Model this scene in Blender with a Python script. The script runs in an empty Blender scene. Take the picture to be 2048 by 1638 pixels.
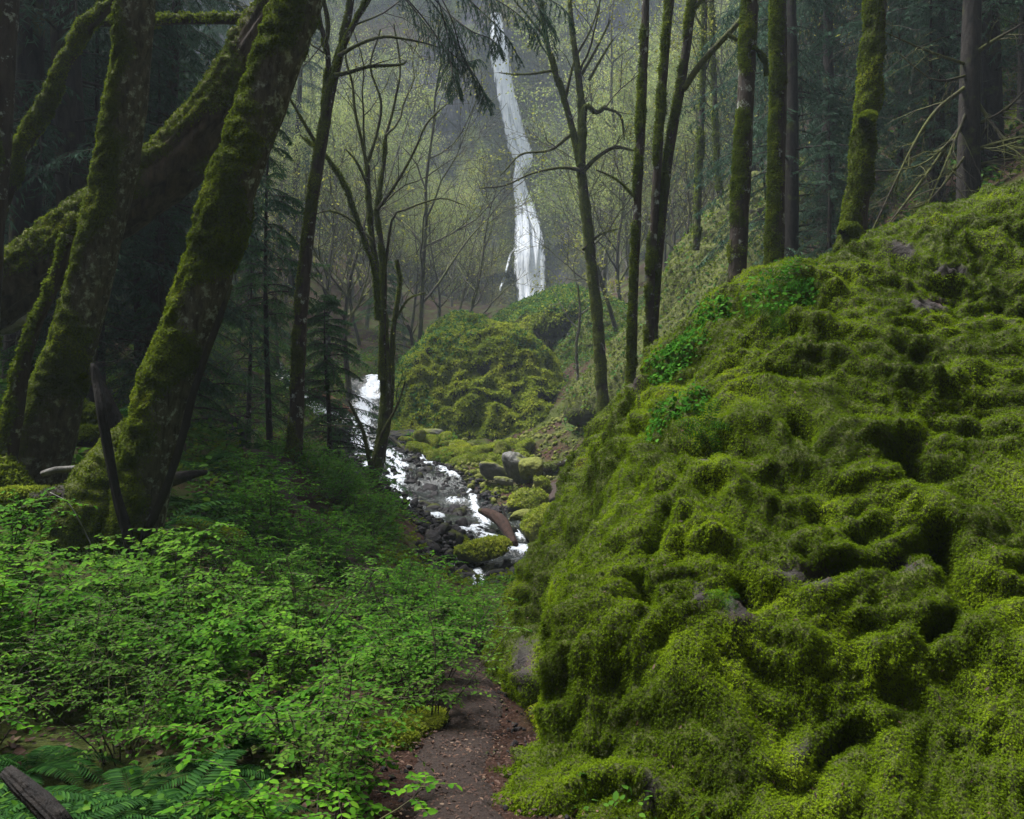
import bpy, math, random
import numpy as np
from math import radians as R

rng = np.random.default_rng(7)
random.seed(7)
scene = bpy.context.scene
COL = scene.collection
F = 1700.0                      # focal length in photograph pixels (2048 wide)
def P(px, py, D):               # a photograph pixel at depth D -> world point (eye at the origin, looking along +Y)
    return np.array([(px-1024.0)/F*D, D, (819.0-py)/F*D])

# ------------------------------------------------------------------ noise
def _hash(ix, iy, iz, seed):
    h = (ix*374761393 + iy*668265263 + iz*2147483647 + seed*1274126177) & 0xFFFFFFFF
    h = ((h ^ (h >> 13))*1274126177) & 0xFFFFFFFF
    h = ((h ^ (h >> 16))*2246822519) & 0xFFFFFFFF
    return h ^ (h >> 15)
_G = np.array([[1,1,0],[-1,1,0],[1,-1,0],[-1,-1,0],[1,0,1],[-1,0,1],[1,0,-1],[-1,0,-1],
               [0,1,1],[0,-1,1],[0,1,-1],[0,-1,-1],[1,1,0],[-1,1,0],[0,-1,1],[0,-1,-1]], float)
def perlin(p, seed=0):
    p = np.asarray(p, float)
    i = np.floor(p).astype(np.int64); f = p - i
    u = f*f*f*(f*(f*6-15)+10)
    out = 0
    for dx in (0,1):
        for dy in (0,1):
            for dz in (0,1):
                g = _G[_hash(i[:,0]+dx, i[:,1]+dy, i[:,2]+dz, seed) & 15]
                d = g[:,0]*(f[:,0]-dx) + g[:,1]*(f[:,1]-dy) + g[:,2]*(f[:,2]-dz)
                w = (u[:,0] if dx else 1-u[:,0])*(u[:,1] if dy else 1-u[:,1])*(u[:,2] if dz else 1-u[:,2])
                out = out + w*d
    return out
def fbm(p, octs=4, seed=0, gain=.5):
    p = np.asarray(p, float); a = 1; s = 0
    for o in range(octs):
        s = s + a*perlin(p*(2.03**o) + 17.3*o, seed+o); a *= gain
    return s
def sstep(a, b, x):
    t = np.clip((x-a)/(b-a), 0, 1); return t*t*(3-2*t)
def norm(v):
    v = np.asarray(v, float); return v/np.maximum(np.linalg.norm(v, axis=-1, keepdims=True), 1e-9)

# ------------------------------------------------------------------ mesh assembly
class MB:
    def __init__(s): s.v=[]; s.f=[]; s.n=0; s.at={}
    def add(s, v, f, mat=0, **attrs):
        v = np.asarray(v, float); 
        if len(v) == 0: return
        fs = f if isinstance(f, list) else [f]
        for q in fs:
            if len(q): s.f.append((np.asarray(q, np.int64)+s.n, mat))
        for k, a in attrs.items():
            s.at.setdefault(k, []).append((s.n, np.broadcast_to(np.asarray(a, float), (len(v),))))
        s.v.append(v); s.n += len(v)
    def build(s, name, mats, parent=None, smooth=True, loc=None):
        V = np.concatenate(s.v)
        if loc is not None: V = V - np.asarray(loc)
        me = bpy.data.meshes.new(name)
        me.vertices.add(len(V)); me.vertices.foreach_set('co', V.astype(np.float32).ravel())
        nl = sum(q.size for q, _ in s.f); npol = sum(len(q) for q, _ in s.f)
        me.loops.add(nl); me.polygons.add(npol)
        me.loops.foreach_set('vertex_index', np.concatenate([q.ravel() for q, _ in s.f]).astype(np.int32))
        tot = np.concatenate([np.full(len(q), q.shape[1]) for q, _ in s.f])
        me.polygons.foreach_set('loop_start', (np.cumsum(tot)-tot).astype(np.int32))
        me.polygons.foreach_set('material_index', np.concatenate([np.full(len(q), m) for q, m in s.f]).astype(np.int32))
        me.polygons.foreach_set('use_smooth', np.full(npol, smooth))
        for k, lst in s.at.items():
            a = np.zeros(len(V), np.float32)
            for o, x in lst: a[o:o+len(x)] = x
            me.attributes.new(k, 'FLOAT', 'POINT').data.foreach_set('value', a)
        for m in (mats if isinstance(mats, (list, tuple)) else [mats]): me.materials.append(m)
        me.update(calc_edges=True)
        if npol < 200000: me.validate()
        o = bpy.data.objects.new(name, me); COL.objects.link(o)
        if loc is not None and parent is None: o.location = loc
        if parent is not None: o.parent = parent
        return o
def grid_faces(nu, nv, wrap=False):       # nu rows of nv points
    i = np.arange(nu-1)[:,None]*nv; j = np.arange(nv if wrap else nv-1)[None,:]
    a = i+j; b = i+(j+1)%nv
    return np.stack([a, b, b+nv, a+nv], -1).reshape(-1,4)
def catmull(pts, rad, step):
    pts = np.asarray(pts, float); rad = np.asarray(rad, float)
    pp = np.vstack([2*pts[0]-pts[1], pts, 2*pts[-1]-pts[-2]])
    o=[]; r=[]
    for k in range(len(pts)-1):
        p0,p1,p2,p3 = pp[k:k+4]
        n = max(2, int(np.linalg.norm(p2-p1)/step))
        t = (np.arange(n)/n)[:,None]
        o.append(.5*((2*p1)+(-p0+p2)*t+(2*p0-5*p1+4*p2-p3)*t*t+(-p0+3*p1-3*p2+p3)*t**3))
        r.append(rad[k]+(rad[k+1]-rad[k])*t[:,0])
    o.append(pts[-1:]); r.append(rad[-1:])
    return np.vstack(o), np.concatenate(r)
def frames(pts):
    T = norm(np.gradient(pts, axis=0))
    ref = np.array([0.,0,1]) if abs(T[0][2]) < .8 else np.array([0.,1,0])
    N = np.zeros_like(T); n = ref - T[0]*ref.dot(T[0]); n /= np.linalg.norm(n)
    for i in range(len(T)):
        n = n - T[i]*n.dot(T[i]); n /= max(np.linalg.norm(n), 1e-9); N[i] = n
    return T, N, np.cross(T, N)
def tube(pts, rad, sides, disp=None):
    T,N,B = frames(pts)
    a = np.arange(sides)/sides*2*np.pi
    d = N[:,None,:]*np.cos(a)[None,:,None] + B[:,None,:]*np.sin(a)[None,:,None]
    rr = np.repeat(np.asarray(rad)[:,None], sides, 1)
    if disp is not None: rr = rr + disp
    V = pts[:,None,:] + d*rr[:,:,None]
    return V.reshape(-1,3), grid_faces(len(pts), sides, True), d.reshape(-1,3)
def vnormals(V, Q):
    fn = np.cross(V[Q[:,2]]-V[Q[:,0]], V[Q[:,-1]]-V[Q[:,1]])
    n = np.zeros_like(V)
    for k in range(Q.shape[1]):
        for c in range(3): n[:,c] += np.bincount(Q[:,k], fn[:,c], len(V))
    return norm(n), fn
def surf_sample(V, Q, w, n, r):           # n random points on a quad mesh, faces weighted by area * w
    nv, fn = vnormals(V, Q)
    area = np.linalg.norm(fn, axis=1)*.5
    pr = area*w; pr = pr/pr.sum()
    k = r.choice(len(Q), n, p=pr)
    u = r.random((n,1)); v = r.random((n,1)); q = Q[k]
    def bl(A): return (A[q[:,0]]*(1-u)*(1-v)+A[q[:,1]]*u*(1-v)+A[q[:,2]]*u*v+A[q[:,3]]*(1-u)*v)
    return bl(V), norm(bl(nv)), k
def scatter(mb, tv, tf, pos, M, mat=0, **attrs):     # copies of a small template; M is (n,3,3), columns = template axes
    n, k = len(pos), len(tv)
    V = np.einsum('nij,kj->nki', M, tv) + pos[:,None,:]
    off = (np.arange(n)*k)[:,None,None]
    mb.add(V.reshape(-1,3), [ (np.asarray(f)[None]+off).reshape(-1, np.asarray(f).shape[1]) for f in tf ], mat,
           **{a: np.repeat(x, k) for a, x in attrs.items()})
def orient(d, up, size, wid=1.0):         # template y -> d, template z near up
    d = norm(d); s = norm(np.cross(d, up)); u = np.cross(s, d)
    size = np.broadcast_to(np.asarray(size, float), (len(d),)); 
    return np.stack([s*(size*wid)[:,None], d*size[:,None], u*size[:,None]], -1)

# templates
LEAF_V = np.array([[0,0,0],[-.27,.30,.05],[-.24,.68,.05],[0,1,-.06],[.24,.68,.05],[.27,.30,.05],[0,.5,-.02]])
LEAF_F = [np.array([[0,6,1],[1,6,2],[2,6,3],[3,6,4],[4,6,5],[5,6,0]])]
FROND_V = np.array([[-.05,0,0],[.05,0,0],[.05,.5,.1],[-.05,.5,.1],[0,1,-.05],
                    [-.34,.42,-.04],[.34,.42,-.04],[-.28,.78,-.06],[.28,.78,-.06],[-.05,.22,.05],[.05,.22,.05],[-.04,.56,.08],[.04,.56,.08]])
FROND_F = [np.array([[0,1,2],[0,2,3],[3,2,4],[9,3,5],[10,6,2],[11,4,7],[12,8,4]])]
CARD_V = np.array([[-.5,0,0],[.5,0,0],[.35,1,.1],[-.35,1,-.05]]); CARD_F = [np.array([[0,1,2,3]])]
NEEDLE_V = np.array([[-.5,0,0],[.5,0,0],[.05,1,0]]); NEEDLE_F = [np.array([[0,1,2]])]

# ------------------------------------------------------------------ materials
def new_mat(name):
    m = bpy.data.materials.new(name); m.use_nodes = True
    nt = m.node_tree; nt.nodes.clear()
    out = nt.nodes.new('ShaderNodeOutputMaterial')
    return m, nt, out
def ramp(nt, fac, stops, interp='LINEAR'):
    r = nt.nodes.new('ShaderNodeValToRGB'); r.color_ramp.interpolation = interp
    e = r.color_ramp.elements
    while len(e) < len(stops): e.new(.5)
    for el, (p, c) in zip(e, stops):
        el.position = p; el.color = (*c, 1) if len(c) == 3 else c
    nt.links.new(fac, r.inputs[0]); return r.outputs[0]
def noise(nt, scale, detail=4, rough=.55, vec=None, dist=0):
    n = nt.nodes.new('ShaderNodeTexNoise'); n.inputs['Scale'].default_value = scale
    n.inputs['Detail'].default_value = detail; n.inputs['Roughness'].default_value = rough
    n.inputs['Distortion'].default_value = dist
    if vec is not None: nt.links.new(vec, n.inputs['Vector'])
    return n.outputs[0]
def geo_pos(nt): return nt.nodes.new('ShaderNodeNewGeometry').outputs['Position']
def obj_pos(nt): return nt.nodes.new('ShaderNodeTexCoord').outputs['Object']
def mapping(nt, vec, scale):
    m = nt.nodes.new('ShaderNodeMapping'); m.inputs['Scale'].default_value = scale
    nt.links.new(vec, m.inputs[0]); return m.outputs[0]
def mixc(nt, fac, a, b):
    m = nt.nodes.new('ShaderNodeMix'); m.data_type = 'RGBA'
    for k, x in ((0, fac), (6, a), (7, b)):
        if isinstance(x, (int, float)): m.inputs[k].default_value = x
        elif isinstance(x, tuple): m.inputs[k].default_value = (*x, 1)
        else: nt.links.new(x, m.inputs[k])
    return m.outputs[2]
def math_(nt, op, a, b=0.0, clamp=False):
    m = nt.nodes.new('ShaderNodeMath'); m.operation = op; m.use_clamp = clamp
    for k, x in ((0, a), (1, b)):
        if isinstance(x, (int, float)): m.inputs[k].default_value = x
        else: nt.links.new(x, m.inputs[k])
    return m.outputs[0]
def attr(nt, name):
    a = nt.nodes.new('ShaderNodeAttribute'); a.attribute_name = name; return a.outputs['Fac']
def principled(nt, color, rough=.8, spec=.3, normal=None):
    p = nt.nodes.new('ShaderNodeBsdfPrincipled')
    if isinstance(color, tuple): p.inputs['Base Color'].default_value = (*color, 1)
    else: nt.links.new(color, p.inputs['Base Color'])
    if isinstance(rough, (int, float)): p.inputs['Roughness'].default_value = rough
    else: nt.links.new(rough, p.inputs['Roughness'])
    p.inputs['Specular IOR Level'].default_value = spec
    if normal is not None: nt.links.new(normal, p.inputs['Normal'])
    return p.outputs[0]
def bump(nt, h, strength=.6, dist=.02):
    b = nt.nodes.new('ShaderNodeBump'); b.inputs['Strength'].default_value = strength; b.inputs['Distance'].default_value = dist
    nt.links.new(h, b.inputs['Height']); return b.outputs[0]
def leaf_mat(name, stops, trans=.3, rough=.55, spec=.25, patch=0.0, pscale=1.0, tcol=1.25):
    m, nt, out = new_mat(name)
    g = nt.nodes.new('ShaderNodeNewGeometry')
    f = g.outputs['Random Per Island']
    if patch:
        n = noise(nt, pscale, 3, .5, g.outputs['Position'])
        n2 = math_(nt, 'MULTIPLY_ADD', n, 2.2); nt.nodes[-1].inputs[2].default_value = -.6
        f = math_(nt, 'ADD', math_(nt, 'MULTIPLY', f, 1-patch), math_(nt, 'MULTIPLY', n2, patch), True)
    c = ramp(nt, f, stops)
    a = principled(nt, c, rough, spec)
    t = nt.nodes.new('ShaderNodeBsdfTranslucent')
    hs = nt.nodes.new('ShaderNodeHueSaturation'); hs.inputs['Value'].default_value = tcol
    nt.links.new(c, hs.inputs['Color']); nt.links.new(hs.outputs[0], t.inputs[0])
    mx = nt.nodes.new('ShaderNodeMixShader'); mx.inputs[0].default_value = trans
    nt.links.new(a, mx.inputs[1]); nt.links.new(t.outputs[0], mx.inputs[2]); nt.links.new(mx.outputs[0], out.inputs[0])
    return m
def bark_mat(name, dark, light, moss=(.075,.085,.010), moss2=(.035,.045,.008), scale=1.0, lichen=.0, use_attr=True, mossy=.5, stretch=.25):
    m, nt, out = new_mat(name)
    ps = obj_pos(nt)
    st = mapping(nt, ps, (1,1,stretch))
    n1 = noise(nt, 14*scale, 6, .65, st, .4); n2 = noise(nt, 3.2*scale, 4, .5, ps)
    c = ramp(nt, n1, [(.34, dark), (.52, tuple(.5*(a+b) for a,b in zip(dark,light))), (.72, light)])
    c = mixc(nt, math_(nt,'MULTIPLY',n2,.5), c, tuple(x*.55 for x in dark))
    if lichen:
        n3 = noise(nt, 7*scale, 6, .7, ps)
        c = mixc(nt, ramp(nt, n3, [(.60-.1*lichen,(0,0,0)),(.66,(.9,.9,.9))]), c, (.34,.37,.33))
    if use_attr: mf = attr(nt, 'moss')
    else:
        mf = ramp(nt, noise(nt, 1.6*scale, 5, .6, ps), [(.62-.35*mossy,(0,0,0)),(.75-.35*mossy,(1,1,1))])
    nm = noise(nt, 22*scale, 4, .6, ps)
    mc = ramp(nt, nm, [(.35, moss2), (.68, moss)])
    c = mixc(nt, mf, c, mc)
    h = math_(nt, 'ADD', n1, math_(nt,'MULTIPLY',nm,.4))
    nt.links.new(principled(nt, c, .85, .25, bump(nt, h, .9, .03)), out.inputs[0])
    return m
def rock_mat(name, a, b, mossA, mossB, amount, scale=1.0, spec=.3, rough=.7, bstr=.8):
    """rock with moss gathering on upward faces; amount 0..1"""
    m, nt, out = new_mat(name)
    g = nt.nodes.new('ShaderNodeNewGeometry'); oi = nt.nodes.new('ShaderNodeObjectInfo')
    ps = g.outputs['Position']
    n1 = noise(nt, 3*scale, 8, .65, ps); n2 = noise(nt, 1.1*scale, 4, .5, ps)
    c = ramp(nt, n1, [(.3, a), (.7, b)])
    sx = nt.nodes.new('ShaderNodeSeparateXYZ'); nt.links.new(g.outputs['Normal'], sx.inputs[0])
    f = math_(nt, 'ADD', math_(nt,'MULTIPLY',sx.outputs[2],.25), n2)
    f = math_(nt, 'ADD', f, math_(nt,'MULTIPLY',oi.outputs['Random'],.15))
    f = math_(nt, 'MULTIPLY', f, .7)
    lo = .75 - .75*amount
    mf = ramp(nt, f, [(max(0., lo-.04), (0,0,0)), (min(1., lo+.06), (1,1,1))])
    nm = noise(nt, 16*scale, 5, .65, ps)
    c = mixc(nt, mf, c, ramp(nt, nm, [(.35, mossB), (.65, mossA)]))
    rg = mixc(nt, mf, (rough,)*3, (.9,)*3)
    nt.links.new(principled(nt, c, rg, spec, bump(nt, math_(nt,'ADD',n1,math_(nt,'MULTIPLY',nm,.5)), bstr, .05)), out.inputs[0])
    return m
# ------------------------------------------------------------------ materials used in the place
M = {}
M['moss'] = leaf_mat('moss_fronds', [(.0,(.024,.038,.003)),(.35,(.060,.098,.004)),(.65,(.112,.172,.006)),(.9,(.20,.275,.010)),(1,(.13,.10,.018))], .42, .9, .02, patch=.80, pscale=2.6)
M['moss_tree'] = leaf_mat('tree_moss_fronds', [(0,(.026,.038,.004)),(.4,(.068,.098,.007)),(.75,(.118,.160,.010)),(1,(.20,.22,.018))], .4, .9, .02, patch=.75, pscale=2.8)
M['moss_mound'] = leaf_mat('mound_moss_fronds', [(0,(.06,.09,.010)),(.4,(.15,.20,.018)),(.75,(.28,.32,.03)),(1,(.40,.40,.05))], .35, .85, .03, patch=.6, pscale=1.1)
M['shrub_leaf'] = leaf_mat('shrub_leaves', [(0,(.020,.075,.008)),(.5,(.048,.150,.010)),(.85,(.095,.23,.014)),(1,(.15,.27,.022))], .42, .7, .04, patch=.35, pscale=1.3)
M['shrub_leaf2'] = leaf_mat('yellowing_shrub_leaves', [(0,(.03,.09,.008)),(.5,(.065,.165,.012)),(.85,(.12,.24,.018)),(1,(.18,.25,.025))], .42, .7, .04, patch=.35, pscale=1.3)
M['herb_leaf'] = leaf_mat('herb_leaves', [(0,(.025,.07,.008)),(.5,(.05,.13,.012)),(1,(.10,.18,.02))], .38, .7, .05, patch=.4, pscale=.8)
M['ivy'] = leaf_mat('ivy_leaves', [(0,(.02,.06,.010)),(.6,(.04,.105,.016)),(1,(.075,.15,.024))], .3, .7, .06, patch=.3, pscale=1.)
M['fern'] = leaf_mat('fern_leaves', [(0,(.008,.034,.006)),(.6,(.017,.062,.010)),(1,(.036,.10,.015))], .3, .7, .06)
M['bright_fern'] = leaf_mat('bright_fern_leaves', [(0,(.018,.070,.006)),(.6,(.035,.125,.010)),(1,(.07,.18,.018))], .35, .8, .03)
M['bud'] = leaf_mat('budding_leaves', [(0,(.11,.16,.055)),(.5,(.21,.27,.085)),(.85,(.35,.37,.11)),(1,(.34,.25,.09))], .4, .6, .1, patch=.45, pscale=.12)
M['maple_bud'] = leaf_mat('maple_flower_buds', [(0,(.12,.14,.02)),(.6,(.20,.22,.035)),(1,(.28,.28,.06))], .4, .6, .1)
M['needle'] = leaf_mat('conifer_needles', [(0,(.022,.046,.030)),(.55,(.040,.082,.052)),(1,(.066,.115,.066))], .25, .8, .04, patch=.4, pscale=.4)
M['hemlock'] = leaf_mat('hemlock_needles', [(0,(.016,.05,.016)),(.55,(.032,.088,.026)),(1,(.06,.125,.036))], .25, .8, .04, patch=.35, pscale=.6)
M['bark_moss'] = bark_mat('mossy_maple_bark', (.020,.014,.010), (.075,.055,.042), lichen=.25)
M['bark_lichen'] = bark_mat('lichened_maple_bark', (.022,.017,.013), (.16,.145,.115), lichen=.7, scale=1.9)
M['bark_fir'] = bark_mat('furrowed_fir_bark', (.016,.011,.008), (.15,.11,.085), moss=(.11,.115,.022), moss2=(.055,.06,.012), scale=.8)
M['bark_mid'] = bark_mat('mid_trunk_bark', (.020,.014,.010), (.070,.052,.040), use_attr=False, mossy=.62, moss=(.075,.085,.012), moss2=(.03,.036,.008), lichen=.15)
M['bark_bare'] = bark_mat('smooth_grey_bark', (.035,.028,.022), (.11,.095,.078), use_attr=False, mossy=.35, lichen=.2)
M['bark_con'] = bark_mat('conifer_bark', (.009,.007,.006), (.042,.034,.028), use_attr=False, mossy=.2)
M['twig'] = bark_mat('twig_bark', (.022,.016,.012), (.06,.048,.036), use_attr=False, mossy=.5, moss=(.085,.095,.015), moss2=(.04,.045,.01))
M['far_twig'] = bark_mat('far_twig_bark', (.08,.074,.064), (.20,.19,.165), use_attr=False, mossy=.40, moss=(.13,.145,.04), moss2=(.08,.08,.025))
M['dead'] = bark_mat('dead_wood', (.008,.006,.005), (.032,.025,.021), use_attr=False, mossy=.2)
M['redwood'] = bark_mat('red_rotten_wood', (.05,.018,.010), (.17,.062,.032), use_attr=False, mossy=.12)
M['rot'] = bark_mat('black_rotten_wood', (.004,.003,.003), (.020,.015,.012), use_attr=False, mossy=.15, scale=1.5)
M['drift'] = bark_mat('brown_drift_wood', (.018,.009,.007), (.085,.042,.028), use_attr=False, mossy=.1)
M['birch'] = bark_mat('pale_fallen_wood', (.10,.095,.09), (.32,.31,.29), use_attr=False, mossy=.25)
M['litter'] = leaf_mat('leaf_litter', [(0,(.015,.008,.006)),(.5,(.045,.022,.015)),(.85,(.085,.045,.028)),(1,(.13,.09,.06))], .1, .7, .2)
M['rock_wet'] = rock_mat('wet_black_rock', (.007,.006,.007), (.032,.028,.030), (.06,.07,.012), (.022,.026,.006), .2, 2.0, .12, .6)
M['rock_moss'] = rock_mat('mossy_creek_rock', (.03,.03,.028), (.095,.092,.085), (.15,.16,.022), (.06,.07,.012), .72, 1.6, .3, .7)
M['rock_grey'] = rock_mat('grey_creek_rock', (.045,.045,.042), (.14,.135,.125), (.14,.15,.022), (.06,.07,.012), .38, 1.5, .4, .55)
M['rock_pale'] = rock_mat('pale_rock', (.20,.20,.21), (.42,.42,.44), (.10,.11,.02), (.04,.05,.01), .25, 2.0, .3, .6)
M['stone'] = rock_mat('old_stone', (.12,.12,.115), (.27,.27,.255), (.09,.11,.02), (.05,.06,.015), .5, 2.5, .2, .8)

HAZE, EXPO = .0010, 1.95
def mathutils_q(n):
    import mathutils
    return mathutils.Vector([float(x) for x in n]).to_track_quat('Z','Y')
def tag(o, label=None, cat=None, group=None, kind=None):
    if label: o['label'] = label
    if cat: o['category'] = cat
    if group: o['group'] = group
    if kind: o['kind'] = kind
    return o
def empty(name, loc, label, cat, group=None):
    o = bpy.data.objects.new(name, None); COL.objects.link(o); o.location = [float(x) for x in loc]
    o.empty_display_size = .2
    return tag(o, label, cat, group)
def copy_tree(o, loc, rz=0, sc=1.0, parent=None, label=None, tilt=(0,0)):
    c = o.copy(); COL.objects.link(c)
    if parent is None:
        c.location = [float(x) for x in loc]; c.rotation_euler = (tilt[0], tilt[1], rz)
        c.scale = (sc,)*3 if np.isscalar(sc) else sc
        if label: c['label'] = label
    else: c.parent = parent
    for ch in o.children: copy_tree(ch, None, parent=c)
    return c

# ------------------------------------------------------------------ ground
CP = np.array([
 (-.25,3.4,-1.56),(-.22,4.5,-1.67),(-.3,6.5,-1.88),(-.45,9,-2.25),(-.5,13,-2.85),(0,0,-1.5),(0,-5,-1.3),(.3,2.2,-1.5),
 (2,5,-1.9),(4,6,-1.6),(5,10,1.2),(7,13,3.0),(10,20,6),(10,30,7.4),(16,20,12),(16,35,14),(30,20,25),(30,50,30),(5.7,35,4.5),
 (4,25,.3),(2.0,25,-1.9),(1.4,18,-2.5),(3.2,11,-.3),(4.5,14,.5),(8,5,1.5),(15,5,8),(30,0,20),(3.2,20,-1.3),(6,22,2.4),
 (-1.5,3,-1.55),(-2.2,4.5,-1.6),(-4.5,8,-.62),(-3.2,7,-1.15),(-2.87,11,-1.25),(-3.6,14,-.85),(-2.74,18,-1.55),(-2,9,-1.75),
 (-1.1,9,-2.15),(-1.2,12,-2.4),(-1.4,6.5,-1.75),(-7,8,.15),(-12,10,2.5),(-5,3,-1.1),(-10,3,1.5),(-20,10,6),(-7.1,22,-1.6),(-5.5,18,-1.15),(-12,22,.8),(-14,30,3),(-20,25,6),
 (-30,30,14),(-30,60,25),(-12,45,5),(-.5,15,-3.05),(.3,17.5,-2.9),(-.3,20,-2.6),(-2.8,20,-2.65),(-3.1,24,-2.0),(-1.7,26,-1.6),
 (-5.4,30,-.75),(-6,36,1.2),(-7.8,33,.4),(-10,37,1.5),(-.5,30,-1.4),(0,34,-.5),(-3,40,2),(2,40,1.8),(3.6,40,2.2),(5,41,2.6),
 (-4,50,4),(2,50,4.5),(0,60,6),(10,60,9),(-10,60,8),(20,60,20),(-20,60,15),(2,80,9.5),(-15,80,14),(20,80,19),(1,94,10.5),
 (-30,90,24),(35,90,30),(60,60,60),(-60,60,55),(60,0,62),(-60,0,56),(0,-20,8),(0,-50,42),(50,-45,62),(-50,-45,60),(0,125,16),(80,120,70),(-80,120,70),(0,-64,55)], float)  # hills beside and behind the viewer raised steeply to cut low skylight
def _solve():
    d = np.linalg.norm(CP[:,None,:2]-CP[None,:,:2], axis=2)
    n = len(CP); A = np.zeros((n+3,n+3)); A[:n,:n] = d; A[:n,n] = 1; A[:n,n+1:] = CP[:,:2]; A[n,:n] = 1; A[n+1:,:n] = CP[:,:2].T
    return np.linalg.solve(A, np.concatenate([CP[:,2], [0,0,0]]))
_W = _solve()
def ground(x, y):
    x = np.atleast_1d(np.asarray(x, float)).ravel(); y = np.atleast_1d(np.asarray(y, float)).ravel()
    out = np.empty(len(x))
    for a in range(0, len(x), 40000):
        X, Y = x[a:a+40000], y[a:a+40000]
        d = np.hypot(X[:,None]-CP[None,:,0], Y[:,None]-CP[None,:,1])
        out[a:a+40000] = d@_W[:len(CP)] + _W[-3] + _W[-2]*X + _W[-1]*Y
    p = np.stack([x, y, 0*x], 1)
    far = sstep(8, 40, np.hypot(x, y))
    out += .10*perlin(p*.7, 3)*(1+4*far) + .05*perlin(p*1.9, 4) + .02*perlin(p*5, 5)
    return out
def G(x, y): return float(ground([x],[y])[0])
def seg_dist(p, poly):           # distance from 2-D points to a polyline
    p = p[:,:2]; best = np.full(len(p), 1e9)
    for a, b in zip(poly[:-1], poly[1:]):
        a = np.asarray(a[:2], float); b = np.asarray(b[:2], float); ab = b-a
        t = np.clip(((p-a)@ab)/(ab@ab), 0, 1)
        best = np.minimum(best, np.linalg.norm(p-(a+t[:,None]*ab), axis=1))
    return best
PATH = [(.35,-3),(.15,0),(-.08,2.5),(-.27,3.6),(-.27,4.6),(-.35,6.2),(-.75,8),(-1.6,9.6),(-2.5,11),(-3.6,13),(-4.8,15.5),(-6.2,19),(-7.1,22),(-8.3,26)]
FARPATH = [(1.0,18.5),(1.3,20.5),(1.4,22.3),(1.35,24.0)]
CREEK = [(-6.2,37),(-5.7,34.5),(-5.3,31),(-4.7,28.5),(-3.5,26),(-3.0,24),(-2.5,22),(-1.9,20.3),(-1,18.6),(-.2,17.5),(.2,16.8),(-.2,15.6),(-.55,14.5),(-.4,12.8)]
# the ground sheet
nu, nv = 460, 520
u = np.linspace(-1,1,nu); gx = np.sign(u)*(14*np.abs(u)+71*np.abs(u)**3.5)
t = np.linspace(-1,1,nv); gy = np.where(t<0, 3+68*-np.abs(t)**1.6, 3+32*t+90*np.abs(t)**5)
X, Y = np.meshgrid(gx, gy); 
Z = ground(X.ravel(), Y.ravel())
gp = np.stack([X.ravel(), Y.ravel(), Z], 1)
bed = np.zeros(len(gp)); cr = seg_dist(gp, CREEK)
cw = np.interp(gp[:,1], [12,15,18,24,27,32,37], [.5,1.0,2.3,1.9,1.3,1.0,.9])
bed = 1-sstep(.8, 1.25, cr/cw + .25*perlin(gp*np.array([1.1,1.1,0]), 21))
gp[:,2] += bed*(-.12 + .10*np.abs(perlin(gp*np.array([2.6,2.6,0]), 31)))
soil = 1-sstep(.32, .62, seg_dist(gp, PATH) + .35*perlin(gp*np.array([2,2,0]), 22))
fp = 1-sstep(.45, .75, seg_dist(gp, FARPATH) + .35*perlin(gp*np.array([1.4,1.4,0]), 23)); soil = np.maximum(soil, fp)
m, nt, out = new_mat('forest_floor')
pos = geo_pos(nt)
nA = noise(nt, 9, 8, .7, pos); nB = noise(nt, .9, 5, .55, pos); nC = noise(nt, 38, 4, .7, pos)
litter = ramp(nt, nA, [(.3,(.012,.007,.005)),(.5,(.034,.019,.013)),(.62,(.07,.036,.022)),(.8,(.03,.026,.014))])
green = ramp(nt, nC, [(.3,(.018,.024,.006)),(.7,(.07,.085,.016))])
c = mixc(nt, ramp(nt, nB, [(.44,(0,0,0)),(.58,(1,1,1))]), litter, green)
dirt = ramp(nt, nC, [(.3,(.010,.005,.0035)),(.55,(.030,.014,.009)),(.8,(.065,.036,.025))])
c = mixc(nt, attr(nt,'soil'), c, dirt)
c = mixc(nt, attr(nt,'bed'), c, ramp(nt, nA, [(.35,(.005,.005,.005)),(.7,(.022,.020,.020))]))
rg = mixc(nt, attr(nt,'bed'), (.9,)*3, (.6,)*3)
nt.links.new(principled(nt, c, rg, .12, bump(nt, math_(nt,'ADD',nA,math_(nt,'MULTIPLY',nC,.6)), .9, .04)), out.inputs[0])
g = MB(); g.add(gp, grid_faces(nv, nu), bed=bed, soil=soil)
tag(g.build('ground', m), kind='structure')
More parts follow.
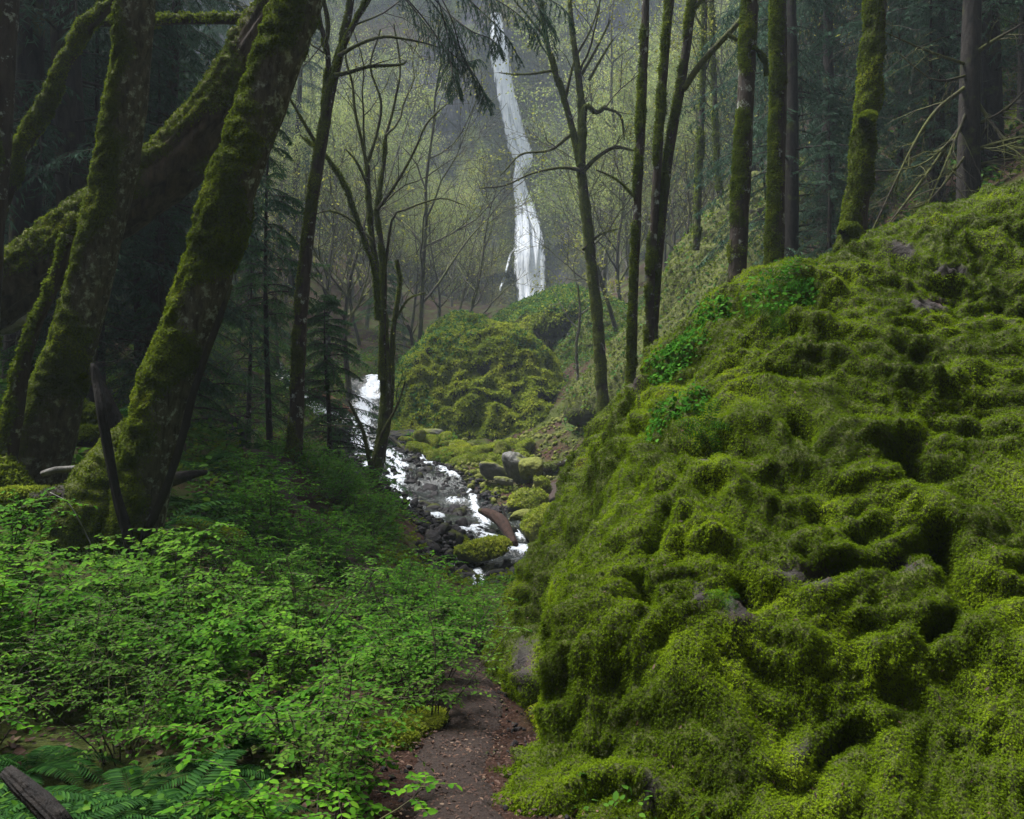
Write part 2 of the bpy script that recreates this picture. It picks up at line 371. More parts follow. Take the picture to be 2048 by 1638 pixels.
# the trodden dirt path, a sheet just above the ground
def path_strip(name, poly, half, lift=.03):
    c, _ = catmull(np.array([(x,y,0) for x,y in poly], float), np.ones(len(poly)), .07)
    T = norm(np.gradient(c, axis=0)); Nn = np.stack([-T[:,1], T[:,0], 0*T[:,0]], 1)
    w = np.linspace(-1,1,15)
    hw = half*(1+.35*perlin(c*1.7,41)+.25*perlin(c*6,43)) 
    V = (c[:,None,:] + Nn[:,None,:]*w[None,:,None]*hw[:,None,None]).reshape(-1,3)
    V[:,2] = ground(V[:,0], V[:,1]) + lift - .06*np.tile(np.abs(w)**4, len(c)) + .012*perlin(V*np.array([11,11,0]),42)
    m, nt, out = new_mat(name+'_soil')
    pos = geo_pos(nt); n1 = noise(nt, 45, 6, .75, pos); n2 = noise(nt, 5, 5, .6, pos)
    c1 = ramp(nt, n1, [(.3,(.007,.0035,.002)),(.5,(.020,.009,.005)),(.62,(.042,.021,.012)),(.76,(.11,.07,.045))])
    c1 = mixc(nt, math_(nt,'MULTIPLY',n2,.8), c1, (.020,.009,.006))
    nt.links.new(principled(nt, c1, .75, .35, bump(nt, n1, 1, .03)), out.inputs[0])
    b = MB(); b.add(V, grid_faces(len(c), 15)); return tag(b.build(name, m), kind='structure')
path_strip('path', PATH, .21)
path_strip('path', FARPATH, .6)

# ------------------------------------------------------------------ rocks grown from planes
def plane_rock(center, planes, k, n1, n2, axis=(0,.6,.8), warp=.45, rmax=9.0):
    c = np.asarray(center, float); ax = norm(axis)
    fr = norm(np.array([0,-1.,0]) - ax*np.dot([0,-1.,0], ax)); sd = np.cross(ax, fr)
    t = np.linspace(-1,1,n1,endpoint=False); psi = np.pi*((1-warp)*t + warp*t**3)
    al = np.linspace(.004, np.pi-.004, n2)
    A, S = np.meshgrid(al, psi, indexing='ij')
    d = (ax*np.cos(A)[...,None] + (fr*np.cos(S)[...,None] + sd*np.sin(S)[...,None])*np.sin(A)[...,None]).reshape(-1,3)
    N = np.array([norm(n) for n, p in planes]); off = np.array([norm(n)@np.asarray(p,float) for n, p in planes])
    lo = np.zeros(len(d)); hi = np.full(len(d), rmax)
    for _ in range(26):
        mid = .5*(lo+hi); q = (c + d*mid[:,None])@N.T - off
        mx = q.max(1); f = mx + np.log(np.exp(k*(q-mx[:,None])).sum(1))/k
        ins = f < 0; lo = np.where(ins, mid, lo); hi = np.where(ins, hi, mid)
    V = c + d*hi[:,None]
    Q = grid_faces(n2, n1, True)
    nv, _ = vnormals(V, Q)
    if np.mean(np.einsum('ij,ij->i', nv, d)) < 0: Q = Q[:,::-1]; nv = -nv
    return V, Q, nv
def pix(V): return np.stack([1024+F*V[:,0]/np.maximum(V[:,1],.05), 819-F*V[:,2]/np.maximum(V[:,1],.05)], 1)

# the great mossy boulder
BP = [((-.12,-.86,.50),(1.35,2.85,-1.35)), ((-.15,-.62,.77),(2.9,4.9,.40)), ((-.88,.03,.46),(.58,6.0,-.48)),
      ((-.38,.10,.90),(2.4,6.4,1.12)), ((-.66,.02,.75),(.85,6.4,.14)), ((-1,.03,.03),(-.19,4.9,-1.55)), ((0,1,.15),(3,7.9,0)), ((1,0,0),(7.5,6,0)), ((0,0,-1),(3,5,-2.9)),
      ((-.90,-.36,.22),(-.34,3.5,-1.75))]
V, Q, nv = plane_rock((3.2,6.4,-1.2), BP, 7.5, 760, 460)
px = pix(V); front = np.einsum('ij,ij->i', nv, norm(V)) < .1
wp = V + .25*np.stack([perlin(V*1.3, 51), perlin(V*1.3, 52), perlin(V*1.3, 53)], 1)
ledge = wp@np.array([[.9,-.2,-.35],[.2,.9,-.2],[.5,.3,1.5]]).T
lump = .20*perlin(wp*.75, 54) + .15*(.36-np.abs(perlin(ledge*1.05, 55))*1.6) + .095*(.34-np.abs(perlin(ledge*2.3, 56))*1.5) + .075*(.36-np.abs(perlin(wp*4.6, 57))*1.5) + .055*(.36-np.abs(perlin(wp*10, 64))*1.5) + .025*perlin(wp*19, 58)
def groove(poly, w, depth):
    d = seg_dist(px, poly) + 10*perlin(V*4, 59)
    return -depth*np.exp(-np.clip(d/w,-3,9)**2)*front
lump += groove([(1092,1255),(1075,1330),(1030,1420),(1000,1500)], 22, .35)
lump += groove([(1885,1060),(1905,1120),(1950,1190)], 26, .34)
lump += groove([(1815,905),(1850,930)], 26, .30) + groove([(1290,1205),(1300,1230)], 16, .2) + groove([(1620,1170),(1720,1140),(1790,1120)], 14, .14)
lump += groove([(1590,850),(1620,870)], 16, .2) + groove([(1380,900),(1440,885)], 18, .16) + groove([(1700,590),(1800,610)], 16, .2) + groove([(1860,1260),(1900,1240)], 20, .25)
lump += groove([(1340,1040),(1310,1130)], 16, .14) + groove([(1480,1190),(1510,1230)], 18, .12) + groove([(1640,1500),(1700,1440)], 20, .2)
V2 = V + nv*lump[:,None]
BQ = Q; BV = V2
bn, _ = vnormals(BV, BQ)
px2 = pix(BV)
bare = np.zeros(len(BV))
for (x, y, rx, ry) in [(1615,1145,70,28),(1480,1215,34,40),(1785,1130,60,14),(1640,1500,60,26),(1800,498,34,22),(1900,540,40,12),(1300,1590,26,55),(1860,610,40,14),(1050,1330,26,60),(1270,760,12,22),(1400,1190,14,30)]:
    bare = np.maximum(bare, 1-sstep(.6, 1.2, np.hypot((px2[:,0]-x)/rx, (px2[:,1]-y)/ry) + .5*perlin(BV*7, 61)))
mossy = np.clip(1-bare - .8*sstep(.16,.30,-lump)*0, 0, 1)
mossy *= 1-.7*sstep(.62,.72, perlin(wp*1.9, 62)+.25*perlin(wp*6,63))
root = empty('mossy_boulder', (3,6,-2), 'huge moss covered boulder filling the right side of the view beside the dirt path', 'boulder')
m, nt, out = new_mat('boulder_rock')
pos = geo_pos(nt); n1 = noise(nt, 6, 8, .65, pos); n2 = noise(nt, 30, 5, .65, pos)
c = ramp(nt, n1, [(.3,(.012,.010,.009)),(.55,(.034,.029,.027)),(.75,(.085,.078,.076))])
c = mixc(nt, ramp(nt, n1, [(.5,(0,0,0)),(.62,(.7,.7,.7))]), c, (.035,.018,.014))
c = mixc(nt, attr(nt,'moss'), c, ramp(nt, n2, [(.35,(.018,.022,.005)),(.65,(.060,.072,.010))]))
nt.links.new(principled(nt, c, .85, .25, bump(nt, math_(nt,'ADD',n1,n2), .8, .03)), out.inputs[0])
b = MB(); b.add(BV, BQ, moss=mossy)
def child(o, root):
    o.parent = root; o.matrix_parent_inverse.identity()
    o.location = -np.asarray(root.location); return o
child(b.build('rock', m), root)
fm = mossy[BQ].mean(1); fc = BV[BQ[:,0]]; ff = np.where(np.einsum('ij,ij->i', bn[BQ[:,0]], norm(fc)) < .25, 1., .06)
wt = fm*ff/np.maximum(np.linalg.norm(fc,axis=1),2.5)**1.6*(fc[:,2]>-2.2)*(pix(fc)[:,0] < 2350)
n = 1050000
p, nn, k = surf_sample(BV, BQ, wt, n, rng)
p = p + nn*(rng.random((n,1))*.014-.003)
rd = norm(rng.normal(size=(n,3)))
hang = .25+.75*rng.random((n,1))
d = nn*(.75-.25*hang) + np.array([0,0,-1.])*hang*.75 + rd*.50
sz = (.005+.010*rng.random(n)**1.7)*(.75+.4*np.linalg.norm(p,axis=1)/5)
b = MB(); scatter(b, FROND_V, FROND_F, p, orient(d, nn+.3*rd[::-1], sz, 1.05))
child(b.build('moss', M['moss']), root)
n = 1500; p, nn, k = surf_sample(BV, BQ, wt*np.clip(bn[BQ[:,0],2],0,1)**2, n, rng); rd = rng.normal(size=(n,3))
b = MB(); scatter(b, LEAF_V, LEAF_F, p+nn*.015, orient(rd-nn*np.einsum('ij,ij->i',rd,nn)[:,None]*.8, nn+.5*rng.normal(size=(n,3)), .008+.020*rng.random(n)**2, .6))
child(b.build('fallen_needles', M['litter']), root)
# ------------------------------------------------------------------ trunks and branches
def pts3(lst):                  # (px, py, D, width_px) -> centre points and radii
    p = np.array([P(a,b,D) for a,b,D,w in lst]); r = np.array([w/2/F*D for a,b,D,w in lst]); return p, r
def trunk_geo(p, r, sides, step, seed, mdir=(-.7,-.3,.5), bias=.0, ridge=.05, thick=.03, mscale=2.2, pale=None):
    c, rr = catmull(p, r, step)
    s = np.concatenate([[0], np.cumsum(np.linalg.norm(np.diff(c,axis=0),axis=1))])
    T,N,B = frames(c); a = np.arange(sides)/sides*2*np.pi
    d = (N[:,None,:]*np.cos(a)[None,:,None] + B[:,None,:]*np.sin(a)[None,:,None]).reshape(-1,3)
    base = np.repeat(c, sides, 0); R_ = np.repeat(rr, sides); S = np.repeat(s, sides)
    q = base + d*R_[:,None]
    sp = d*(R_[:,None]*9 if False else 2.4) + np.stack([0*S, 0*S, S*1.1], 1)
    bark = ridge*R_*(.5-np.abs(perlin(sp*np.array([1.6,1.6,.9]), seed))*2) + .5*ridge*R_*perlin(sp*np.array([4,4,3]), seed+1)
    sh = d@norm(np.asarray(mdir,float))
    mm = sstep(-.12,.14, .42*sh + .75*fbm(q*mscale, 3, seed+2) + bias)
    lump = R_*.10*perlin(q*2.2, seed+3)
    clump = mm*thick*(.5 + 1.0*(.5-np.abs(perlin(q*8, seed+4))*1.5) + .6*perlin(q*17, seed+5))
    V = q + d*(bark*(1-.6*mm) + lump + clump)[:,None]
    return V, grid_faces(len(c), sides, True), mm
def fronds(mb, V, Q, mm, n, lo, hi, hangk=.9, facing=True, r=rng, rd_=.5):
    fm = mm[Q].mean(1)**1.5
    if facing:
        nv, _ = vnormals(V, Q); fm = fm*np.where(np.einsum('ij,ij->i', nv[Q[:,0]], norm(V[Q[:,0]])) < .35, 1, .12)
    p, nn, k = surf_sample(V, Q, fm+1e-6, n, r)
    if len(nn) and np.mean(np.einsum('ij,ij->i', nn, p-V.mean(0))) < 0: nn = -nn
    rd = norm(r.normal(size=(n,3)))
    h = r.random((n,1))
    d = nn*(.75-.2*h) + np.array([0,0,-1.])*h*hangk + rd*rd_
    scatter(mb, FROND_V, FROND_F, p-.003*nn, orient(d, nn+.3*rd[::-1], lo+(hi-lo)*r.random(n)**1.6, 1.1))
def near_tree(name, label, cat, lst, seed, mat, n, lo, hi, sides=40, step=.035, moss='moss_tree', extra=None, **kw):
    p, r = pts3(lst); r = r*.80
    root = empty(name, p[0], label, cat)
    V, Q, mm = trunk_geo(p, r, sides, step, seed, **kw)
    b = MB(); b.add(V, Q, moss=mm); child(b.build('trunk', M[mat]), root)
    fb = MB(); fronds(fb, V, Q, mm, n, lo, hi)
    if extra: extra(fb, root)
    child(fb.build('moss', M[moss]), root)
    return root
def rand_perp(d, r):
    v = r.normal(size=3); v -= d*v.dot(d); return v/np.linalg.norm(v)
def grow(mb, p, d, L, r0, depth, rg, up=.12, wander=.16, kids=5, tips=None, spread=.8, mat=0, ratio=.58, minr=.0035, start=.25, segl=.32):
    n = max(4, int(L/segl)); st = L/n
    pts = [np.array(p, float)]; d = norm(np.asarray(d, float)); dirs = [d]
    for i in range(n):
        d = norm(d + rg.normal(size=3)*wander + np.array([0,0,up])*(.5)); dirs.append(d)
        pts.append(pts[-1] + d*st)
    pts = np.array(pts); tt = np.linspace(0,1,n+1)
    rad = np.maximum(r0*(1-.8*tt), minr)
    sd = 8 if r0 > .06 else (5 if r0 > .02 else 3)
    V,Q,_ = tube(pts, rad, sd); mb.add(V, Q, mat)
    if tips is not None and depth <= 1:
        for i in range(1, n+1): tips.append((pts[i], dirs[i]))
    if depth > 0:
        k = kids if np.isscalar(kids) else kids[0]
        kk = kids if np.isscalar(kids) else (kids[1:] if len(kids) > 1 else kids)
        for j in range(k):
            f = start + (1-start)*(j+rg.random())/k
            i = min(n, int(f*n)); 
            nd_ = norm(dirs[i] + rand_perp(dirs[i], rg)*spread*(.7+.6*rg.random()))
            grow(mb, pts[i], nd_, L*ratio*(1.15-.55*f)*(.7+.6*rg.random()), max(rad[i]*.62, minr), depth-1, rg, up, wander*1.1, kk, tips, spread, mat, ratio, minr, .2, segl*.7)
def add_leaves(mb, tips, n, lo, hi, rg, mat=1, tmpl=(LEAF_V, LEAF_F), droop=.2, jit=.12):
    if not tips: return
    k = rg.integers(0, len(tips), n)
    p = np.array([tips[i][0] for i in k]) + rg.normal(size=(n,3))*jit
    d = np.array([tips[i][1] for i in k]) + rg.normal(size=(n,3))*.8 - np.array([0,0,droop])
    scatter(mb, tmpl[0], tmpl[1], p, orient(d, rg.normal(size=(n,3))*.7+np.array([0,0,1.]), lo+(hi-lo)*rg.random(n)), mat)

# --- the trees on the left bank
def lay(lst, D): return [(a,b,D,w) for a,b,w in lst]
near_tree('leaning_maple', 'thick leaning maple trunk spotted with white lichen, left of the bright mossy leaning one', 'tree',
  [(35,1010,7.9,200),(62,945,7.8,165),(112,800,7.7,128),(148,690,7.6,106),(196,500,7.5,92),(236,320,7.4,96),(262,150,7.3,88),(273,0,7.2,82),(286,-160,7.1,78)],
  101, 'bark_lichen', 46000, .007, .022, bias=.0, mdir=(-.95,-.15,.25), thick=.035, mscale=1.8)
def flare(fb, root):              # the swollen mossy foot
    p = np.array([P(150,1110,6.9),P(190,1040,6.9),P(235,960,6.95),P(290,860,6.95)]); r = np.array([.30,.32,.27,.15])
    V,Q,mm = trunk_geo(p, r, 36, .04, 133, mdir=(-.3,-.6,.6), bias=.42, thick=.05)
    b = MB(); b.add(V,Q,moss=mm); child(b.build('root_flare', M['bark_moss']), root)
    fronds(fb, V, Q, mm, 26000, .008, .022)
near_tree('leaning_maple', 'bright mossy leaning trunk with dark seam on its bare side, crossing before the leaning fir', 'tree',
  [(235,1180,6.8,160),(262,1090,6.8,135),(283,1000,6.8,128),(330,800,6.8,122),(402,600,6.8,120),(458,400,6.8,110),(530,200,6.8,112),(600,0,6.8,104),(655,-150,6.8,96)],
  111, 'bark_lichen', 80000, .008, .025, bias=.13, mscale=1.7, mdir=(-.93,-.25,.28), thick=.042, extra=flare)
# the dark bark seam that runs down its bare side
sm = pts3([(282,1085,6.62,14),(318,1010,6.62,14),(345,940,6.62,14),(368,865,6.64,15),(386,790,6.64,14),(412,710,6.64,13),(438,640,6.66,12),(462,570,6.7,8)])
V,Q,_ = trunk_geo(sm[0], sm[1], 16, .03, 140, bias=-2, ridge=.4)
b = MB(); b.add(V,Q,moss=0); o = b.build('bark_seam', M['dead']); tag(o, 'dark bark seam running up the bare right side of the bright mossy trunk', 'seam')
near_tree('leaning_fir', 'big dark fir trunk leaning steeply across behind the maples, moss only along its top', 'tree',
  [(-210,735,9.6,135),(-80,640,9.4,136),(60,545,9.3,134),(180,455,9.2,132),(300,370,9.1,132),(400,275,9.0,128),(490,150,8.9,122),(560,30,8.8,112),(625,-90,8.7,104)],
  121, 'bark_fir', 36000, .011, .034, sides=56, bias=-.16, mdir=(-.42,-.42,.80), ridge=.22, thick=.06, mscale=1.2)
LF = near_tree('curved_maple', 'slim maple with thick yellow green moss curving up to the right at the far left', 'tree',
  [(-150,820,8.6,46),(-60,600,8.6,44),(-8,440,8.6,40),(40,305,8.6,36),(90,215,8.6,32),(128,130,8.6,30),(172,52,8.6,27),(232,4,8.6,24),(300,-40,8.6,20)],
  126, 'bark_moss', 22000, .009, .026, sides=24, bias=.28, mdir=(-.5,-.3,.7), thick=.035)
near_tree('edge_maple', 'shaded mossy trunk cut by the left edge of the view', 'tree',
  [(-40,1000,8.2,70),(-30,760,8.2,56),(-12,480,8.2,44),(2,300,8.2,46),(8,120,8.2,52),(14,0,8.2,56),(20,-120,8.2,52)],
  127, 'bark_moss', 14000, .009, .026, sides=28, bias=-.02, thick=.03)
def simple_log(name, label, cat, lst, seed, mat, n=0, lo=.02, hi=.05, sides=20, bias=.0, group=None, mdir=(-.2,-.3,.9), **kw):
    p, r = pts3(lst)
    V,Q,mm = trunk_geo(p, r, sides, .04, seed, mdir=mdir, bias=bias, **kw)
    S = sides; a = p[0]; z = len(V)//S
    b = MB(); b.add(np.vstack([V, V[:S].mean(0), V[-S:].mean(0)]), [Q, np.array([[(i+1)%S, i, len(V)] for i in range(S)]), np.array([[(z-1)*S+i, (z-1)*S+(i+1)%S, len(V)+1] for i in range(S)])], moss=np.append(mm,[0,0]))
    root = empty(name, p[0], label, cat, group)
    child(b.build('wood', M[mat]), root)
    if n:
        fb = MB(); fronds(fb, V, Q, mm, n, lo, hi); child(fb.build('moss', M['moss_tree']), root)
    return root
simple_log('hanging_limb', 'dark mossy level limb crossing behind the lichen spotted trunk near the top', 'branch', [(150,60,9.3,10),(210,46,9.2,13),(320,42,9.0,16),(420,40,8.9,15),(505,40,8.8,18)], 150, 'bark_moss', 1500, .02,.05, 12, .05)
simple_log('dead_snag', 'thin dark dead snag leaning in front of the mossy root flare', 'dead branch', [(186,728,6.45,5),(192,760,6.45,13),(203,820,6.4,18),(216,900,6.4,17),(234,990,6.4,17),(250,1050,6.4,18),(266,1120,6.4,20)], 151, 'rot', 0, bias=-2, ridge=.3)
simple_log('dead_snag', 'broad black slab of dead wood behind the thin snag between the two leaning maples', 'dead branch', [(184,726,7.3,5),(190,745,7.3,16),(205,790,7.3,26),(232,850,7.3,32),(250,905,7.3,30)], 152, 'rot', 0, bias=-2, ridge=.35)
simple_log('slim_stem', 'slim crooked dark stem leaning at the left in front of the leaning fir foot', 'tree', [(138,470,7.2,17),(115,555,7.2,19),(72,650,7.2,22),(45,740,7.2,25),(28,840,7.2,34),(5,950,7.2,40),(-20,1010,7.2,46)], 153, 'bark_moss', 3500, .016,.04, 20, .02, mdir=(-.8,-.4,.2))
simple_log('mossy_root', 'thick mossy root arching from the slim stem down to the cushion of moss', 'root', [(0,930,7.1,40),(25,960,7.05,42),(55,995,7.0,40),(90,1015,6.95,30)], 154, 'bark_moss', 4000, .016,.045, 20, .4)
simple_log('fallen_branch', 'short pale grey fallen branch lying by the lichen spotted trunk', 'branch', [(84,948,6.9,11),(110,940,6.9,13),(140,938,6.95,13),(168,934,7.0,11)], 155, 'birch', 0, bias=-2)
simple_log('fallen_log', 'moss topped log end between the two leaning maples', 'log', [(118,880,8.3,34),(160,876,8.25,36),(210,880,8.2,36),(250,884,8.2,34)], 156, 'bark_moss', 2500,.02,.05, 20,.0, mdir=(0,-.2,1))
simple_log('fallen_log', 'upper mossy log behind the black slab of dead wood', 'log', [(150,815,8.8,30),(195,835,8.75,34),(250,862,8.7,34)], 157, 'bark_moss', 2000,.02,.05, 20,.1, mdir=(0,-.2,1))
simple_log('fallen_log', 'dark rotting log lying right of the bright mossy leaning trunk', 'log', [(300,975,8.4,30),(335,962,8.5,28),(375,950,8.7,20),(412,944,8.9,10)], 158, 'dead', 0, bias=-2, ridge=.4)
simple_log('fallen_log', 'mossy log at the top of the green shrubs, right of the mossy root flare', 'log', [(360,1050,8.0,18),(410,1060,8.0,22),(455,1074,7.95,22),(485,1082,7.9,16)], 159, 'bark_moss', 2500,.018,.045, 20,.2, mdir=(0,-.3,1))
simple_log('fallen_log', 'dark moss-free log resting below the thin dead snag', 'log', [(70,1010,6.75,40),(120,1000,6.75,46),(160,1010,6.7,40)], 160, 'dead', 600, .015,.03, bias=-.25)
simple_log('bent_twig', 'thin bent bare twig hanging before the mossy root flare', 'twig', [(100,985,6.3,2),(135,1005,6.3,3),(160,1045,6.3,3),(180,1085,6.3,3),(190,1110,6.3,2)], 161, 'birch', 0, bias=-2, sides=6)
simple_log('rotting_stump', 'dark rotten stump in the bottom left corner beside the sword ferns', 'stump', [(14,1545,2.95,26),(45,1575,2.9,36),(90,1615,2.85,42),(130,1660,2.8,40)], 162, 'rot', 0, bias=-2, ridge=.4, sides=40)
# ------------------------------------------------------------------ slender trees of the middle distance
def mid_tree(name, label, stems, seed, mat='bark_moss', n=4000, lo=.013, hi=.035, branches=(), rec=(), leafn=0, bias=.05, mdir=(-.75,-.3,.4), sides=18, thick=.025, leafsize=(.05,.09), bmat='twig', step=.07):
    rg = np.random.default_rng(seed)
    p0, _ = pts3(stems[0]); root = empty(name, p0[0], label, 'tree')
    fb = MB()
    for i, st in enumerate(stems):
        p, r = pts3(st); r = r*.86
        V,Q,mm = trunk_geo(p, r, sides, step, seed+i*7, mdir=mdir, bias=bias, thick=thick, ridge=.08)
        b = MB(); b.add(V,Q,moss=mm); child(b.build('trunk', M[mat]), root)
        if n:
            fs = MB(); fronds(fs, V, Q, mm, int(2.6*n*len(st)/sum(len(x) for x in stems)), lo, hi)
            child(fs.build('moss', M['moss_tree']), root)
    tips = []
    cb = MB()
    for br in branches:
        p, r = pts3(br); c, rr = catmull(p, r, .12); 
        c = c + .02*np.stack([perlin(c*1.3,seed+60),perlin(c*1.3,seed+61),perlin(c*1.3,seed+62)],1)*3*np.linspace(0,1,len(c))[:,None]
        V,Q,_ = tube(c, rr, 7); cb.add(V,Q)
        mmv = np.ones(len(V))*(rr.repeat(7) > .012)
        if n and rr.max() > .02: fronds(fb, V, Q, mmv, 500, lo*.8, hi*.8)
        T = norm(np.gradient(c, axis=0))
        for j in range(max(2, int(len(c)/5))):          # side twigs
            i = rg.integers(len(c)//4, len(c)); d = norm(T[i] + rand_perp(T[i], rg)*.8)
            grow(cb, c[i], d, (.35+.9*rg.random())*(1 if rr[i] < .03 else 1.5), max(.4*rr[i],.005), 1, rg, .05, .22, 3, tips, minr=.003, segl=.18)
        tips.append((c[-1], T[-1]))
    for (px,py,D,L,r0,dx,dz,dy,depth) in rec:
        grow(cb, P(px,py,D), (dx,dy,dz), L, r0, depth, rg, .10, .17, (5,4,3), tips, minr=.0035, segl=.25)
    if cb.n:
        if leafn: add_leaves(cb, tips, leafn, *leafsize, rg, 1)
        child(cb.build('crown', [M[bmat], M['maple_bud']]), root)
    if fb.n: child(fb.build('branch_moss', M['moss_tree']), root)
    return root
def L_(D, *a): return [(x,y,D,w) for x,y,w in a]
mid_tree('forked_maple', 'tall slim dark maple with a pale bark scar, forking high up left of the creek',
  [L_(14,(580,960,44),(589,905,36),(596,770,31),(601,650,30),(612,520,27),(626,400,25),(645,280,24),(662,180,21),(690,70,16),(712,-60,12)),
   L_(14.02,(650,260,14),(652,200,13),(656,110,12),(640,40,9),(632,-40,7)), L_(13.9,(668,170,13),(682,110,12),(708,50,10),(745,-20,8))], 201, n=6000, bias=-.14,
  branches=[L_(13.8,(668,150,9),(700,145,8),(740,133,7),(800,132,5),(815,125,3)), L_(13.7,(676,112,9),(720,88,7),(770,74,6),(830,82,4),(880,92,2)), L_(14.1,(640,300,8),(600,230,6),(575,190,4)),
            L_(14,(700,60,8),(740,0,5),(760,-40,4)), L_(13.6,(645,-10,8),(655,50,10),(648,95,5))],
  rec=[(690,70,14,2.5,.02,.5,.6,-.2,2),(655,110,14,2.2,.02,-.5,.6,.2,2)])
mid_tree('bent_maple', 'thin mossy maple stem bowing down to the clump beside the cascade',
  [L_(17.6,(758,640,11),(750,540,11),(735,495,11),(712,430,10),(690,370,8),(662,325,7),(640,300,6),(600,270,4))], 205, n=1500, lo=.02,hi=.05, sides=10)
mid_tree('maple_clump', 'clump of three mossy maple stems with spreading bare crowns beside the cascade',
  [L_(18,(735,1000,26),(752,935,26),(768,860,26),(772,760,22),(768,650,18),(757,560,14),(745,480,12),(738,400,11),(735,330,10)),
   L_(18.1,(757,940,22),(782,800,12),(785,700,9),(790,640,9),(800,570,8),(795,520,7)),
   L_(17.9,(765,760,16),(766,640,14),(768,560,14),(762,480,12),(755,420,10),(768,330,8),(772,270,7))], 211, n=5000, bias=.12,
  branches=[L_(18,(735,335,8),(725,290,7),(712,230,6),(705,170,5),(690,110,4),(700,40,3)), L_(18,(736,325,7),(755,260,6),(762,200,5),(740,130,4),(760,60,3)), L_(17.8,(755,420,7),(790,370,6),(830,300,5),(860,240,4),(890,210,2)),
            L_(18.2,(770,280,6),(790,200,5),(800,130,4),(790,50,3)), L_(17.7,(745,480,6),(700,440,5),(660,420,4),(630,430,2)), L_(17.9,(738,380,6),(715,330,5),(690,300,3)),
            L_(17.9,(768,560,7),(785,440,5),(810,420,4),(880,395,3),(930,410,2)), L_(18.1,(790,640,5),(815,600,4),(850,585,3)),
            L_(17.5,(745,950,10),(725,860,8),(700,800,5)), L_(17.5,(740,960,8),(760,880,7),(790,820,5),(810,760,3))],
  rec=[(735,330,18,3.2,.03,-.2,.9,0,3),(772,270,18,2.8,.025,.3,.9,.2,3),(755,420,18,2.4,.02,.7,.6,-.2,2)], leafn=500, leafsize=(.03,.06))
mid_tree('twisted_alder', 'mossy twin stemmed tree in front of the overhanging rock, right of the waterfall',
  [L_(20,(1212,840,30),(1205,790,27),(1196,650,24),(1183,520,22),(1170,400,22),(1163,330,20),(1163,230,15),(1158,150,13),(1145,60,10),(1138,-40,8)),
   L_(19.9,(1164,345,15),(1146,260,12),(1130,200,11),(1110,140,10),(1090,60,8),(1080,-30,6)), L_(19.8,(1163,330,14),(1166,270,13),(1172,215,12),(1195,225,9),(1212,214,8))], 221, n=5000, bias=.14,
  branches=[L_(19.8,(1165,345,10),(1195,315,8),(1230,295,7),(1275,300,4)), L_(19.8,(1162,340,9),(1120,335,6),(1070,345,4),(1010,370,3),(960,378,2)), L_(20,(1140,270,8),(1100,300,5),(1040,310,4),(1000,350,2)),
            L_(20,(1130,200,7),(1150,120,5),(1180,60,4),(1200,0,3)), L_(20,(1163,150,7),(1190,100,5),(1220,40,4)), L_(19.7,(1205,215,6),(1240,230,5),(1250,280,3)), L_(20.1,(1095,80,6),(1060,40,4),(1030,0,3)), L_(20,(1178,160,6),(1200,120,5),(1225,80,3)),
            L_(19.9,(1165,500,6),(1200,470,4),(1240,460,2)), L_(20,(1110,140,6),(1050,150,4),(1000,145,2))],
  rec=[(1158,150,20,3.0,.03,.2,.9,.1,3),(1090,60,20,2.5,.025,-.3,.9,.1,3),(1212,214,20,2.4,.02,.6,.7,0,2)], leafn=2200, leafsize=(.04,.08), thick=.03)
mid_tree('slender_alder', 'straight dark slender trunk, leftmost of the trio rising behind the boulder',
  [L_(12,(1262,800,19),(1263,770,19),(1268,600,19),(1275,420,18),(1284,220,19),(1290,60,18),(1293,-80,16))], 231, n=3500, bias=-.2, branches=[L_(12,(1275,400,6),(1230,360,4),(1190,340,3))])
mid_tree('slender_alder', 'twin trunks leaning apart behind the boulder, the right one with a long mossy limb',
  [L_(12.2,(1297,800,22),(1299,740,22),(1302,560,20),(1312,380,19),(1327,150,19),(1341,0,18),(1350,-80,16)),
   L_(12.25,(1304,760,20),(1310,620,20),(1320,480,20),(1337,320,20),(1362,170,20),(1386,0,18),(1398,-80,16))], 237, n=7000, bias=-.12,
  branches=[L_(12.2,(1366,180,13),(1400,130,13),(1440,85,12),(1482,40,11),(1520,-10,10)), L_(12.1,(1455,68,8),(1490,90,7),(1530,110,5),(1532,145,3)), L_(12.2,(1385,20,8),(1420,-20,6))])
mid_tree('mossy_maple', 'stout straight trunk with dark bark and moss rings behind the boulder edge',
  [L_(11.5,(1470,640,50),(1472,590,46),(1478,480,41),(1483,380,40),(1488,280,38),(1494,150,38),(1502,0,36),(1506,-90,34)), L_(11.4,(1503,95,8),(1520,105,8),(1533,125,6),(1534,150,4))], 241, n=7000, bias=-.24)
mid_tree('mossy_maple', 'straight mossy trunk standing just right of the stout ringed trunk',
  [L_(11.8,(1545,600,46),(1549,520,42),(1553,400,37),(1555,300,35),(1558,150,35),(1557,0,34),(1557,-90,32))], 245, n=8000, bias=-.08)
mid_tree('mossy_maple', 'heavily mossed trunk with a bright moss knob, rightmost of the straight trunks on the boulder',
  [L_(10.6,(1700,510,66),(1708,470,54),(1718,380,47),(1726,300,46),(1738,200,46),(1748,90,44),(1753,0,42),(1757,-90,40)), L_(10.45,(1728,248,30),(1736,242,34),(1744,246,24)), L_(10.45,(1690,470,34),(1702,462,34),(1712,478,30))], 251, n=11000, bias=.2, thick=.045)
mid_tree('dim_maple', 'dim slim trunk with yellow moss blotches far behind the twin trunks', [L_(24,(1392,500,16),(1398,380,14),(1403,250,13),(1408,100,12),(1410,-40,10))], 255, n=800, lo=.04, hi=.09, sides=10, rec=[(1405,150,24,3,.03,.4,.8,0,2),(1408,60,24,3,.03,-.5,.8,0,2)], leafn=400)
